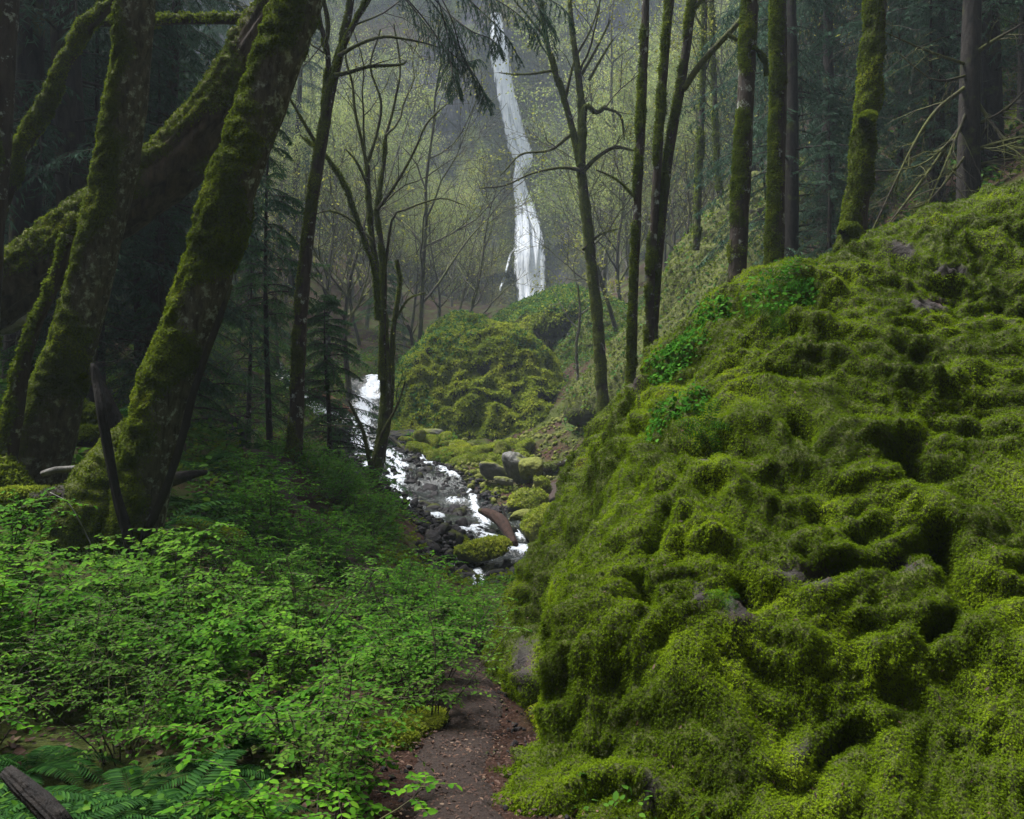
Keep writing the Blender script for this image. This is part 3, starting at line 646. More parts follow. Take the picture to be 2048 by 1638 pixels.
mid_tree('dim_maple', 'short dim trunk between the twin trunks and the stout ringed trunk', [L_(27,(1440,380,14),(1434,300,13),(1430,200,12),(1425,60,10),(1424,-30,9))], 258, n=800, lo=.04, hi=.09, sides=10, rec=[(1432,200,27,3,.03,-.4,.8,0,2)], leafn=300)
# small bare trees and saplings nearer the creek
rgS = np.random.default_rng(77)
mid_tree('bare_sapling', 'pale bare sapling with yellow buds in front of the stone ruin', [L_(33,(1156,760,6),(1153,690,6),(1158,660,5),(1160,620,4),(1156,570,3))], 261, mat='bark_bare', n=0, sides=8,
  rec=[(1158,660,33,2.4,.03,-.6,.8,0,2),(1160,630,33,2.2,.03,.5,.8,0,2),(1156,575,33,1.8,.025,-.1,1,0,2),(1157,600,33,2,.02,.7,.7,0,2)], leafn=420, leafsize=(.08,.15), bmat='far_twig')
mid_tree('dead_tree', 'crooked mossy dead branch reaching out from the left side of the mossy mound', [L_(31,(825,690,7),(822,665,6),(815,650,5))], 262, n=0, sides=8, mat='dead', branches=[L_(31,(822,660,4),(812,652,4),(808,645,2)), L_(31,(823,672,4),(832,655,3),(835,648,2))])
mid_tree('leaning_snag', 'dead snag leaning against the right shoulder of the mossy mound', [L_(36,(1108,745,12),(1100,700,12),(1094,680,9)), L_(36,(1125,770,9),(1105,715,8),(1070,665,5))], 263, n=0, sides=8, mat='dead')
# ------------------------------------------------------------------ undergrowth
def arc(p, d, L, n, rg, droop=.5, wob=.08):
    pts=[np.array(p,float)]; d=norm(np.asarray(d,float))
    for i in range(n):
        d = norm(d + rg.normal(size=3)*wob + np.array([0,0,-droop/n])); pts.append(pts[-1]+d*L/n)
    return np.array(pts)
def shrub_mesh(seed, H, nst, ntw, leaf, spread=.8):
    rg = np.random.default_rng(seed); sb = MB(); lb = MB(); pos=[]; dr=[]; sz=[]
    for s in range(nst):
        a = rg.random()*6.283; t = spread*(.15+.85*rg.random())
        st = arc((.05*math.cos(a),.05*math.sin(a),-.05), (math.cos(a)*t, math.sin(a)*t, 1), H*(.75+.4*rg.random()), 8, rg, .5)
        V,Q,_ = tube(st, np.linspace(.006,.002,9), 3); sb.add(V,Q)
        for k in range(ntw):
            i = rg.integers(3, 9); az = rg.random()*6.283
            d0 = norm(np.array([math.cos(az), math.sin(az), .12+.25*rg.normal()]))
            L = (.12+.20*rg.random())*H/.8; nn_ = 6
            tw = arc(st[min(i,8)], d0, L, nn_, rg, .25, .10)
            V,Q,_ = tube(tw, np.linspace(.0022,.001,nn_+1), 3); sb.add(V,Q)
            T = norm(np.gradient(tw, axis=0)); side = norm(np.cross(T, [0,0,1.]))
            for j in range(1, nn_+1):
                for sg in ((-1,1) if j < nn_ else (0,)):
                    if rg.random() < .15: continue
                    pos.append(tw[j]); dr.append(T[j]*.55 + side[j]*sg*.9 + rg.normal(size=3)*.18 - np.array([0,0,.10])); sz.append(leaf*(.65+.6*rg.random()))
    n = len(pos); up = np.array([0,0,1.]) + rg.normal(size=(n,3))*.28
    scatter(lb, LEAF_V, LEAF_F, np.array(pos), orient(np.array(dr), up, np.array(sz), 1.1))
    return sb, lb
def shrub_proto(name, label, seed, H, nst, ntw, leaf, group, lm='shrub_leaf', spread=.8, cat='shrub'):
    sb, lb = shrub_mesh(seed, H, nst, ntw, leaf, spread)
    r = empty(name, (0,0,0), label, cat, group)
    sb.build('stems', M['twig'], r); lb.build('leaves', M[lm], r); return r
class Placer:
    def __init__(s, protos): s.p = protos; s.used = [False]*len(protos)
    def put(s, i, loc, rz, sc, label=None, tilt=(0,0)):
        o = s.p[i]
        if not s.used[i]:
            s.used[i] = True; o.location = [float(x) for x in loc]; o.rotation_euler = (tilt[0],tilt[1],rz); o.scale = (sc,)*3 if np.isscalar(sc) else sc
            if label: o['label'] = label
            return o
        return copy_tree(o, loc, rz, sc, None, label, tilt)
    def done(s):
        for o, u in zip(s.p, s.used):
            if not u:
                for c in list(o.children): bpy.data.objects.remove(c)
                bpy.data.objects.remove(o)
ga, la = 'bright green shrubs beside the dirt path', 'bright green broad leaved shrub among the undergrowth left of the dirt path'
SH = Placer([shrub_proto('leafy_shrub', la, 301+i, .46+.12*(i%3), 10+i%3, 13, (.032,.040,.027)[i%3], ga, ('shrub_leaf','shrub_leaf','herb_leaf','shrub_leaf','shrub_leaf2')[i]) for i in range(5)])
gb, lb_ = 'fine leaved shrubs towards the creek', 'fine leaved green shrub on the bank between the dirt path and the creek'
SF = Placer([shrub_proto('small_shrub', lb_, 331+i, .55, 10, 10, .028, gb) for i in range(4)])
rg = np.random.default_rng(5)
def pathd(x, y): return seg_dist(np.array([[x,y]]), PATH)[0]
npl = 0; spots=[]
for _ in range(9000):
    y = 2.9+7.6*rg.random(); x = -5.2+5.2*rg.random()
    if x/y < -.80 or pathd(x,y) < (.34 if y < 4.2 else .13)+.10*rg.random() or x > -.18: continue
    if y < 9 and x > -.04*y+.02: continue
    if -2.5 < x < -1.0 and y < 3.75: continue                       # the fern hollow
    if y > 6.2 and x < -2.3 and not (x > -2.9 and y < 7.4): continue        # under the leaning trunks
    q_ = pix(np.array([[x,y,G(x,y)+.6]]))[0]
    if 755 < q_[0] < 1100 and q_[1] < 1085: continue
    if y > 6.0 and q_[0] > (945 if y < 8.2 else 885): continue
    if any((x-a)**2+(y-b)**2 < (.30+.018*y)**2 for a,b in spots): continue
    if perlin(np.array([[x*.8,y*.8,3.]]),71)[0] < -.38: continue
    spots.append((x,y)); far = y > 6.8 or (x > -1.5 and y > 5.6 and rg.random() < .6)
    (SF if far else SH).put(int(rg.integers(0,4 if far else 5)), (x,y,G(x,y)-.02), rg.random()*6.28, .72+.55*rg.random(), tilt=(rg.normal()*.08, rg.normal()*.08))
    npl += 1
SH.done()
spots=[]
gC, lC = 'shrubs on the far bank of the trail', 'small light green shrub covering the bank left of the creek'
SG = Placer([shrub_proto('bank_shrub', lC, 351+i, .6, 10, 9, .036, gC) for i in range(3)])
for _ in range(4000):
    y = 8.5+11*rg.random(); x = -.34*y+.30*y*rg.random()
    if pathd(x,y) < .55 or seg_dist(np.array([[x,y]]), CREEK)[0] < np.interp(y,[12,15,18,24],[.55,1.0,2.3,2.]) + .2: continue
    q_ = pix(np.array([[x,y,G(x,y)+.65]]))[0]
    if y < 13 and q_[0] > 885: continue
    if 745 < q_[0] < 1100 and q_[1] < 1085 or 435 < q_[0] < 505 and q_[1] < 885 and y < 21: continue
    if any((x-a)**2+(y-b)**2 < .42**2 for a,b in spots): continue
    if perlin(np.array([[x*.5,y*.5,8.]]),72)[0] < -.18: continue
    spots.append((x,y)); SG.put(int(rg.integers(0,3)), (x,y,G(x,y)-.03), rg.random()*6.28, .8+.5*rg.random())
SG.done(); SF.done()
# ferns
def frond_mesh(rg, L, az, elev, droop, pairs=30, width=.115):
    b = MB(); d = np.array([math.cos(az)*math.cos(elev), math.sin(az)*math.cos(elev), math.sin(elev)])
    c = arc((0,0,0), d, L, 16, rg, droop, .03); V,Q,_ = tube(c, np.linspace(.003,.001,17)*L/.6, 3); b.add(V,Q)
    T = norm(np.gradient(c, axis=0)); S = norm(np.cross(T,[0,0,1.])); 
    tt = np.linspace(.10,.99,pairs); idx = tt*16; i0 = np.minimum(idx.astype(int),15); f = (idx-i0)[:,None]
    p = c[i0]*(1-f)+c[i0+1]*f; t = T[i0]; s = S[i0]; w = width*L/.6*np.sin(np.pi*np.clip(tt*.86+.10,0,1))**.8*(1-.3*tt)
    for sg in (-1,1):
        dd = s*sg + t*.38 + np.array([0,0,-.12]); up = np.cross(s,t)
        up = np.where(up[:,2:3] < 0, -up, up)
        scatter(b, LEAF_V, LEAF_F, p, orient(dd, up+rg.normal(size=(pairs,3))*.12, w*(.9+.2*rg.random(pairs)), .30))
    return b
def fern_proto(name, label, seed, L, nf, group, mat='fern', pairs=24):
    rg = np.random.default_rng(seed); r = empty(name, (0,0,0), label, 'fern', group)
    for k in range(nf):
        az = 6.283*(k+.6*rg.random())/nf
        frond_mesh(rg, L*(.75+.4*rg.random()), az, .35+.6*rg.random(), 1.5+.5*rg.random(), pairs).build('frond', M[mat], r)
    return r
gf = 'sword ferns in the bottom left corner'
FE = Placer([fern_proto('sword_fern', 'dark glossy sword fern low in the bottom left corner', 401+i, .50, 13, gf, pairs=30) for i in range(3)])
for (x,y,sc,rz) in [(-1.62,3.02,1.0,0),(-1.95,3.2,1.05,2),(-1.25,3.12,.95,4),(-1.55,3.45,1.0,1),(-1.0,3.25,.8,3),(-2.1,3.7,1.0,5),(-1.3,3.7,.9,2.2)]:
    FE.put(int(rg.integers(0,3)), (x,y,G(x,y)+.02), rz, sc)
FE.done()
gf2 = 'ferns on the wooded left bank'
FB = Placer([fern_proto('bank_fern', 'green fern on the wooded bank beyond the leaning trunks', 421+i, .75, 9, gf2, 'fern', 18) for i in range(2)])
for (a,b_,D) in [(255,790,9.6),(285,830,9.2),(230,760,10.5),(430,935,9.5),(400,880,11),(455,900,12),(480,950,11),(505,930,13),(420,985,9),(395,1010,8.2),(375,960,9),(450,820,15),(500,860,16),(40,660,12.5),(90,640,13),(20,710,11.5),(300,740,12),(330,1010,8)]:
    p = P(a,b_,D); FB.put(int(rg.integers(0,2)), (p[0],p[1],max(G(p[0],p[1]), p[2]-.5)+.02), rg.random()*6, .9+.4*rg.random())
FB.done()
def surf_pt(px_, py_):           # the boulder surface seen at a photograph pixel
    d = np.hypot(px2[:,0]-px_, px2[:,1]-py_); d = np.where(np.einsum('ij,ij->i', bn, norm(BV)) < .05, d, 1e9); i = int(np.argmin(d + BV[:,1]*2)); return BV[i], bn[i]
rf = Placer([fern_proto('licorice_fern', 'x', 441+i, .20, 9, None, 'bright_fern', 13) for i in range(2)])
for (a,b_,sc,lab) in [(1575,575,1.35,'large bright green fern clump rooted on the crest of the boulder'),(1545,640,1.0,'small bright fern just under the large clump on the boulder crest'),
                      (1415,860,1.15,'dark green fern in the hollow on the left shoulder of the boulder'),(1440,1215,.5,'tiny pale leaved fern by a bare rock patch low on the boulder')]:
    p, n_ = surf_pt(a,b_); o = rf.put(0 if sc > 1 else 1, p+n_*.05, rg.random()*6, sc, lab)
    o.rotation_mode = 'QUATERNION'; o.rotation_quaternion = mathutils_q(n_)
rf.done()
# leafy herbs creeping on the left shoulder of the boulder
hb = MB()
for (a,b_,rad,n_) in [(1360,690,.22,420),(1345,730,.20,380),(1430,625,.14,240),(1350,800,.18,260),(1555,570,.25,300),(1325,855,.15,160)]:
    p, nn_ = surf_pt(a,b_)
    dd = np.linalg.norm(BV-p,axis=1); ids = np.where(dd < rad)[0]; ids = rg.choice(ids, n_)
    q = BV[ids]+bn[ids]*(.01+.05*rg.random((n_,1)))+rg.normal(size=(n_,3))*.01
    d_ = bn[ids]*.3+rg.normal(size=(n_,3))*.7-np.array([0,0,.5])
    scatter(hb, LEAF_V, LEAF_F, q, orient(d_, bn[ids]+np.array([0,0,.4]), .018+.02*rg.random(n_), 1.3))
tag(hb.build('creeping_herbs', M['bright_fern']), 'bright blue green herb leaves creeping over the left shoulder of the boulder', 'herbs', kind='stuff')
# low ground cover that nobody could count
def cover(name, n, region, lm, lo, hi, seed, thr=-.1, lift=.12, tm=(LEAF_V, LEAF_F), ok=None, fs=1.1):
    rg = np.random.default_rng(seed); x = region[0]+(region[1]-region[0])*rg.random(n*3); y = region[2]+(region[3]-region[2])*rg.random(n*3)
    k = (np.abs(x) < .72*y+2) & (perlin(np.stack([x*.9,y*.9,0*x],1), seed) > thr)
    k &= seg_dist(np.stack([x,y],1), PATH) > .42
    k &= seg_dist(np.stack([x,y],1), CREEK) > np.interp(y,[12,15,18,24,27,32,37], [.6,1.0,2.3,1.9,1.3,1.0,.9])
    k &= seg_dist(np.stack([x,y],1), FARPATH) > .75
    if ok is not None: k &= ok(x,y)
    x, y = x[k][:n], y[k][:n]; n = len(x)
    p = np.stack([x,y,ground(x,y)+lift*rg.random(n)**1.5],1)
    d = rg.normal(size=(n,3)); d[:,2] = np.abs(d[:,2])*.4
    b = MB(); scatter(b, tm[0], tm[1], p, orient(d, rg.normal(size=(n,3))*.45+np.array([0,0,1.]), lo+(hi-lo)*rg.random(n), fs))
    return tag(b.build(name, M[lm]), kind='stuff')
cover('undergrowth_leaves', 26000, (-7,1,2.4,14), 'herb_leaf', .022, .05, 501, -.05, .14)
cover('hillside_leaves', 60000, (-22,-2,8,42), 'herb_leaf', .05, .13, 502, -.12, .35)
cover('hillside_leaves', 34000, (1.8,26,12,46), 'ivy', .06, .14, 503, -.02, .35)
cover('hillside_moss', 50000, (-24,26,10,48), 'moss_tree', .08, .18, 504, -.05, .12, (FROND_V, FROND_F))
cover('litter_leaves', 9000, (-6,1,2.2,9), 'litter', .02, .06, 505, -.6, .02)
# litter on the path itself
n = 7000; yy = 2.6+5.5*rg.random(n); xx = np.interp(yy,[2.5,3.6,4.6,6.2,8],[-.08,-.27,-.27,-.35,-.75])+rg.normal(size=n)*.26
p = np.stack([xx,yy,ground(xx,yy)+.034],1); d = rg.normal(size=(n,3)); d[:,2]*=.15
b = MB(); scatter(b, LEAF_V, LEAF_F, p, orient(d, rg.normal(size=(n,3))*.3+np.array([0,0,1.]), .008+.022*rg.random(n)**2, .7))
tag(b.build('path_litter', M['litter']), kind='stuff')
# ------------------------------------------------------------------ creek, rocks, mound
def water_mat(name):
    m, nt, out = new_mat(name)
    pos = geo_pos(nt)
    n1 = noise(nt, 5.5, 6, .7, mapping(nt, pos, (1.6,.8,.8)), .8); n2 = noise(nt, 16, 4, .6, pos, .5)
    f = math_(nt,'ADD', attr(nt,'foam'), math_(nt,'MULTIPLY', math_(nt,'SUBTRACT', n1, .5), 2.6))
    f = math_(nt,'ADD', f, math_(nt,'MULTIPLY', math_(nt,'SUBTRACT', n2, .5), 1.5))
    ff = ramp(nt, f, [(.40,(0,0,0)),(.55,(.35,.35,.35)),(.85,(1,1,1))])
    c = mixc(nt, ff, (.012,.015,.014), (.52,.56,.62))
    rg = mixc(nt, ff, (.08,)*3, (.6,)*3)
    nt.links.new(principled(nt, c, rg, .5, bump(nt, math_(nt,'ADD',n1,n2), .6, .06)), out.inputs[0]); return m
M['water'] = water_mat('creek_water')
def water_strip(name, poly, wid, foams, lift, nacross=46, step=.10):
    c, w = catmull(np.array([(x,y,0) for x,y in poly], float), np.array(wid, float), step)
    T = norm(np.gradient(c, axis=0)); Nn = np.stack([-T[:,1], T[:,0], 0*T[:,0]], 1)
    a = np.linspace(-1,1,nacross)
    V = (c[:,None,:] + Nn[:,None,:]*a[None,:,None]*w[:,None,None]).reshape(-1,3)
    z = ground(V[:,0], V[:,1]).reshape(len(c), nacross)
    zz = z.mean(1)*.6; zz = z*.55 + (z.mean(1)*.45)[:,None]
    V[:,2] = zz.ravel() + lift - .05*np.tile(np.abs(a)**6, len(c))
    pq = pix(V); foam = np.zeros(len(V))
    for pl, wd, amt in foams:
        wd = wd*.72
        d = seg_dist(pq, pl) + wd*.9*perlin(V*1.8, 81); foam = np.maximum(foam, amt*(1-sstep(.3*wd, 1.7*wd, d)))
    V[:,2] += foam*.07*(.6+perlin(V*5, 82)) + .03*perlin(V*3.1, 83)
    b = MB(); b.add(V, grid_faces(len(c), nacross), foam=foam)
    return tag(b.build(name, M['water']), kind='structure')
FO = [([(757,738),(742,785),(722,850),(716,880),(748,925)], 26, 1.0), ([(775,905),(795,940),(790,965)], 26, .95), ([(790,990),(815,1008)], 16, .8), ([(770,1020),(790,1060)], 14, .8),
      ([(810,870),(825,900)], 10, .85), ([(845,915),(880,930),(905,945)], 11, .9), ([(908,945),(935,955)], 12, .9), ([(945,985),(950,1015)], 13, 1.), ([(985,975),(1010,995)], 12, .95),
      ([(830,1030),(880,1035)], 11, .85), ([(925,1060),(975,1050),(955,1025)], 12, .9), ([(970,1075),(1010,1090),(1060,1100)], 11, 1.), ([(1035,1068),(1045,1078)], 10, 1.), ([(955,1150),(962,1185)], 14, .85), ([(820,1085),(845,1092)], 8, .7), ([(900,1000),(930,1000)],8,.6)]
water_strip('creek', CREEK, [.8,.8,.8,.9,1.2,1.7,2.0,2.2,2.2,2.0,1.6,1.2,.9,.6], FO, .02)
water_strip('side_stream', [(-10.5,37.5),(-9.4,35.5),(-8.4,33.8),(-7.6,32.6),(-6.6,31.2),(-5.6,29.8)], [.4,.5,.6,.7,.7,.5], [([(598,780),(610,802),(640,820),(668,832)], 12, .85)], .10)

def rand_rock(seed, n1=44, n2=24, flat=1.0, k=9):
    r = np.random.default_rng(seed); pl = []
    for ax_ in np.vstack([np.eye(3),-np.eye(3)]): pl.append((ax_, ax_*.95))
    for i in range(13):
        n = norm(r.normal(size=3)); pl.append((n, n*(.55+.35*r.random())))
    V,Q,nv = plane_rock((0,0,0), pl, k, n1, n2, (0,.1,1), 0, 2.5)
    V = V*np.array([1.0+.22*r.random(), .92, .74*flat+.2*r.random()])
    V = V + nv*(.07*fbm(V*2.2, 3, seed)+.02*perlin(V*8,seed))[:,None]; return V, Q
def rock_proto(name, label, seed, mat, group, **kw):
    V,Q = rand_rock(seed, **kw); b = MB(); b.add(V,Q); o = b.build(name, M[mat])
    if mat == 'rock_moss':
        nv,_ = vnormals(V,Q); mm = sstep(-.1,.5, nv[:,2]+.6*fbm(V*1.5,3,seed)); fb = MB(); fronds(fb, V, Q, mm, 1500, .06, .16, facing=False)
        fb.build('moss', M['moss_mound'], o)
    return tag(o, label, 'rock', group)
rg = np.random.default_rng(11)
RW = Placer([rock_proto('creek_rock', 'dark wet rock lying in the creek bed among the white water', 600+i, 'rock_wet', 'dark wet rocks in the creek bed') for i in range(6)])
k = 0
while k < 295:
    y = 13.5+16*rg.random()**1.1; a = np.interp(-y, [-37,-34.5,-31,-28.5,-26,-24,-22,-20.3,-18.6,-17.5,-16.8,-15.6,-14.5,-12.8], [c[0] for c in CREEK]); w_ = np.interp(y,[12,15,18,24,27,32],[.6,1.1,2.5,2.1,1.3,1.])
    x = a+(rg.random()*2-1)*w_; z = G(x,y); q = pix(np.array([[x,y,z]]))
    fd = min(seg_dist(q, pl)[0]/wd for pl, wd, am in FO)
    if fd < 1.15 and rg.random() < .93: continue
    s = .08+.19*rg.random()**2.2; RW.put(int(rg.integers(0,6)), (x,y,z-.02+.25*s), rg.random()*6.28, s, tilt=(rg.normal()*.3, rg.normal()*.3)); k += 1
RW.done()
RM = Placer([rock_proto('mossy_rock', 'yellow mossy rock in the rock field at the foot of the mossy mound', 620+i, 'rock_moss', 'mossy rocks at the foot of the mound') for i in range(6)])
k = 0
while k < 110:
    a, b_ = 800+270*rg.random(), 848+95*rg.random()
    if b_ > 885+.20*(a-800)+12 or b_ < 848+.22*(a-830): continue
    D = np.interp(b_, [845,945], [31.3,25]); x = (a-1024)/F*D; s = .16+.34*rg.random()**1.6
    RM.put(int(rg.integers(0,6)), (x, D, G(x,D)+.22*s), rg.random()*6.28, s, tilt=(rg.normal()*.3, rg.normal()*.3)); k += 1
RM.done()
def big_rock(label, px_, py_, D, sx, sy, sz, seed, mat='rock_moss', rz=0., fr=0, flat=1.2, name='boulder', lo=.03, hi=.07):
    V,Q = rand_rock(seed, 90, 50, flat); V = V*np.array([sx,sy,sz]); c_, s_ = math.cos(rz), math.sin(rz)
    V = V@np.array([[c_,s_,0],[-s_,c_,0],[0,0,1]]); V = V + .03*max(sx,sz)*np.stack([fbm(V*3,3,seed+k) for k in range(3)],1)
    p = P(px_,py_,D); b = MB(); b.add(V+p, Q); o = b.build(name, M[mat], loc=p); tag(o, label, 'rock')
    if fr:
        nv,_ = vnormals(V+p,Q); mm = sstep(-.1,.4, nv[:,2]+.6*fbm((V+p)*1.5,3,seed)); fb = MB(); fronds(fb, V+p, Q, mm, fr, lo, hi)
        f = fb.build('moss', M['moss_mound']); f.parent = o; f.location = -np.asarray(o.location)
    return o
big_rock('low grey boulder at the water edge, leftmost of the three grey boulders by the path', 990,944,24.2,.42,.40,.34,701,'rock_grey')
big_rock('tall leaning grey boulder in the middle of the three beside the path', 1034,936,24.0,.45,.42,.55,702,'rock_grey',.6)
big_rock('squat moss fringed boulder on the path edge, rightmost of the three', 1064,940,23.6,.42,.40,.42,703,'rock_moss')
big_rock('small grey stone just below the three grey boulders', 1008,962,23.3,.26,.22,.15,704,'rock_grey')
big_rock('small cube shaped mossy rock standing on the dirt by the path', 1083,974,21.3,.26,.25,.28,705,'rock_moss',.4,500)
big_rock('round mossy rock below the cube shaped one', 1083,1000,20.3,.27,.25,.24,706,'rock_moss',0,500)
big_rock('wide mossy boulder between the creek and the round mossy rock', 1046,1000,20.3,.55,.45,.36,707,'rock_moss',.3,1200)
big_rock('large dark mossy boulder partly hidden by the huge boulder above the log', 1085,1052,17.8,.78,.65,.50,708,'rock_moss',.2,2500)
big_rock('flat mossy stone at the foot of the large dark mossy boulder', 1045,1030,18.6,.35,.3,.2,709,'rock_moss')
big_rock('low moss covered boulder at the near edge of the creek', 955,1105,15.6,.60,.5,.30,710,'rock_moss',0,2500)
big_rock('brown mossy boulder just left of the low creek edge boulder', 905,1085,16.6,.36,.34,.2,711,'rock_moss',0,600)
big_rock('pale tan ledge rock under the mossy mound', 865,868,30.5,.75,.5,.28,712,'rock_grey')
big_rock('dark wet ledge rock beside the small side cascade', 800,872,30,.8,.5,.3,713,'rock_wet')
big_rock('pale grey rock face behind the lichen spotted trunk at the far left', 22,625,12,.40,.3,.52,714,'rock_pale')
big_rock('yellow green cushion of moss over a stone at the left edge', 12,1018,6.9,.30,.28,.18,715,'rock_moss',0,9000,lo=.012,hi=.034)
big_rock('small mossy rock left of the dirt path near the bottom', 770,1480,4.2,.17,.2,.12,716,'rock_moss',.5,6000,lo=.008,hi=.024)
big_rock('low mossy bank stone on the left edge of the dirt path', 820,1450,4.5,.22,.22,.10,717,'rock_moss',1.5,6000,lo=.008,hi=.024)
simple_log('drift_log', 'curved reddish brown drift log lying across the white water', 'log', [(958,1021,18.4,8),(978,1027,18.2,19),(1000,1040,17.8,24),(1016,1064,17.3,21),(1028,1090,16.9,18)], 170, 'drift', bias=-2, sides=22, ridge=.22)
simple_log('drift_branch', 'straight dead branch standing up from the curved drift log', 'branch', [(1003,1008,18.0,4),(1012,1035,17.8,5),(1020,1052,17.6,5)], 171, 'dead', bias=-2, sides=8)
simple_log('fallen_log', 'orange red fallen log above the side stream', 'log', [(628,780,33,10),(650,792,32.6,13),(678,808,32.2,13),(712,830,31.6,8)], 172, 'redwood', bias=-2, sides=14)
simple_log('edging_log', 'long mossy grey log edging the far dirt path', 'log', [(a_, 819-F*(G((a_-1024)/F*d_, d_)+.14)/d_, d_, 22) for a_, d_ in ((1030,24.4),(1070,24.7),(1110,25.0),(1165,25.4))], 173, 'bark_moss', 1200, .03,.06, 16, -.1)
simple_log('drift_branch', 'tangled brown branch lying by the small side cascade', 'branch', [(770,868,28.5,5),(800,890,28,6),(830,922,27,6),(850,935,26.6,4)], 174, 'dead', bias=-2, sides=8)
simple_log('fallen_log', 'bright mossy log leaning on the hillside behind the mossy mound', 'log', [(1112,770,37,10),(1135,755,37,11),(1155,738,37.2,9)], 175, 'bark_moss', 700, .05,.1, 12, .5)

def dome(name, label, center, planes, k, seed, mat, n, lo, hi, amp, ivy=0, moss='moss_mound', ivyok=None, cat='boulder'):
    V,Q,nv = plane_rock(center, planes, k, 300, 170, (0,.5,.85), .3, 14)
    wq = V + .4*np.stack([perlin(V*.7, seed), perlin(V*.7, seed+1), perlin(V*.7, seed+2)],1)
    V = V + nv*(amp*1.3*perlin(wq*.45, seed+3) + amp*(.5-np.abs(perlin(wq*1.5, seed+4))*1.7) + .45*amp*(.4-np.abs(perlin(wq*3.4, seed+5))*1.6))[:,None]
    nv,_ = vnormals(V,Q); mm = sstep(-.42,.05, nv[:,2]+.5*fbm(wq*.6,3,seed+6))
    root = empty(name, center, label, cat)
    b = MB(); b.add(V,Q,moss=mm); child(b.build('rock', M[mat]), root)
    fb = MB(); fronds(fb, V,Q,mm, n, lo, hi, .9); child(fb.build('moss', M[moss]), root)
    if ivy:
        w = mm[Q].mean(1)*(ivyok(V[Q[:,0]]) if ivyok else 1)
        p, nn, _ = surf_sample(V,Q,w+1e-9,ivy,rng); p = p + nn*(.03+.14*rng.random((ivy,1)))
        d = nn*.3+rng.normal(size=(ivy,3))*.7-np.array([0,0,.4])
        b = MB(); scatter(b, LEAF_V, LEAF_F, p, orient(d, nn+np.array([0,0,.5])+.4*rng.normal(size=(ivy,3)), .06+.09*rng.random(ivy), 1.3)); child(b.build('ivy', M['ivy']), root)
    return root
def rock2(name, a, b_, ma, mb_):
    m, nt, out = new_mat(name); pos = geo_pos(nt); n1 = noise(nt, 2.2, 8, .65, pos); n2 = noise(nt, 9, 5, .65, pos)
    c = mixc(nt, attr(nt,'moss'), ramp(nt, n1, [(.3,a),(.7,b_)]), ramp(nt, n2, [(.35,ma),(.65,mb_)]))
    nt.links.new(principled(nt, c, .85, .2, bump(nt, math_(nt,'ADD',n1,n2), .8, .08)), out.inputs[0]); return m
M['mound_rock'] = rock2('mound_rock', (.016,.014,.013), (.06,.055,.05), (.028,.034,.008), (.08,.09,.015))
dome('mossy_mound', 'great rounded mossy mound of rock standing in the middle before the waterfall', (-1.5,35,.4),
  [((-1,-.2,.30),P(785,800,34)), ((-.62,-.15,.75),P(855,645,34.5)), ((0,0,1),P(975,612,35)), ((.62,-.1,.75),P(1070,650,34.5)), ((.93,-.1,.36),P(1120,780,34)), ((0,-.93,.36),P(950,800,31.6)), ((0,-.66,.75),P(960,690,33.0)), ((0,1,.2),(0,38.5,0)), ((0,0,-1),(0,35,-2.5))],
  1.6, 801, 'mound_rock', 130000, .05, .15, .42, 8000, ivyok=lambda v: (fbm(v*.5,3,809) + .25*(v[:,2]-1.5)-.2*(v[:,0]+1.5) > .15)*1.0)
dome('overhanging_rock', 'ivy topped rock with a dark overhang at the foot of the waterfall', tuple(P(1165,612,43.5)),
  [((-.30,-.25,.92),P(1125,604,42)), ((.45,-.1,.88),P(1255,622,42.5)), ((-.85,-.3,.3),P(1062,615,42)), ((-.05,-.66,-.75),P(1130,646,40.9)), ((0,-.95,.22),P(1150,620,40.6)), ((1,0,0),P(1300,640,43)), ((0,1,0),(3,48,4)), ((0,0,-1),(3,44,1.2))],
  3, 821, 'mound_rock', 22000, .09, .22, .22, 16000, ivyok=lambda v: (v[:,2] > 4.6+.5*perlin(v*.8,829))*1.0)
dome('mossy_outcrop', 'broad mossy outcrop on the slope between the twin trunks and the boulder', tuple(P(1290,760,37)),
  [((-.8,-.4,.45),P(1190,770,35.5)), ((0,-.5,.87),P(1300,690,36)), ((.5,-.3,.8),P(1400,700,37)), ((0,-.95,.3),P(1280,790,34.2)), ((1,0,0),P(1450,700,37)), ((0,1,0),(5,41,1)), ((0,0,-1),(5,37,-1))],
  2, 841, 'mound_rock', 30000, .06, .16, .3, 5000, moss='moss_tree')
dome('mossy_outcrop', 'mossy ledge with a dark crack on the slope between the two rightmost straight trunks', tuple(P(1640,430,25)),
  [((-.7,-.4,.5),P(1560,430,24)), ((0,-.4,.9),P(1630,372,24.5)), ((.3,-.8,.4),P(1650,440,23.6)), ((1,0,.2),P(1740,420,25)), ((0,1,0),(9,28,6)), ((0,0,-1),(9,25,-.5))],
  3, 851, 'mound_rock', 20000, .05, .13, .25, 2500, moss='moss_tree')
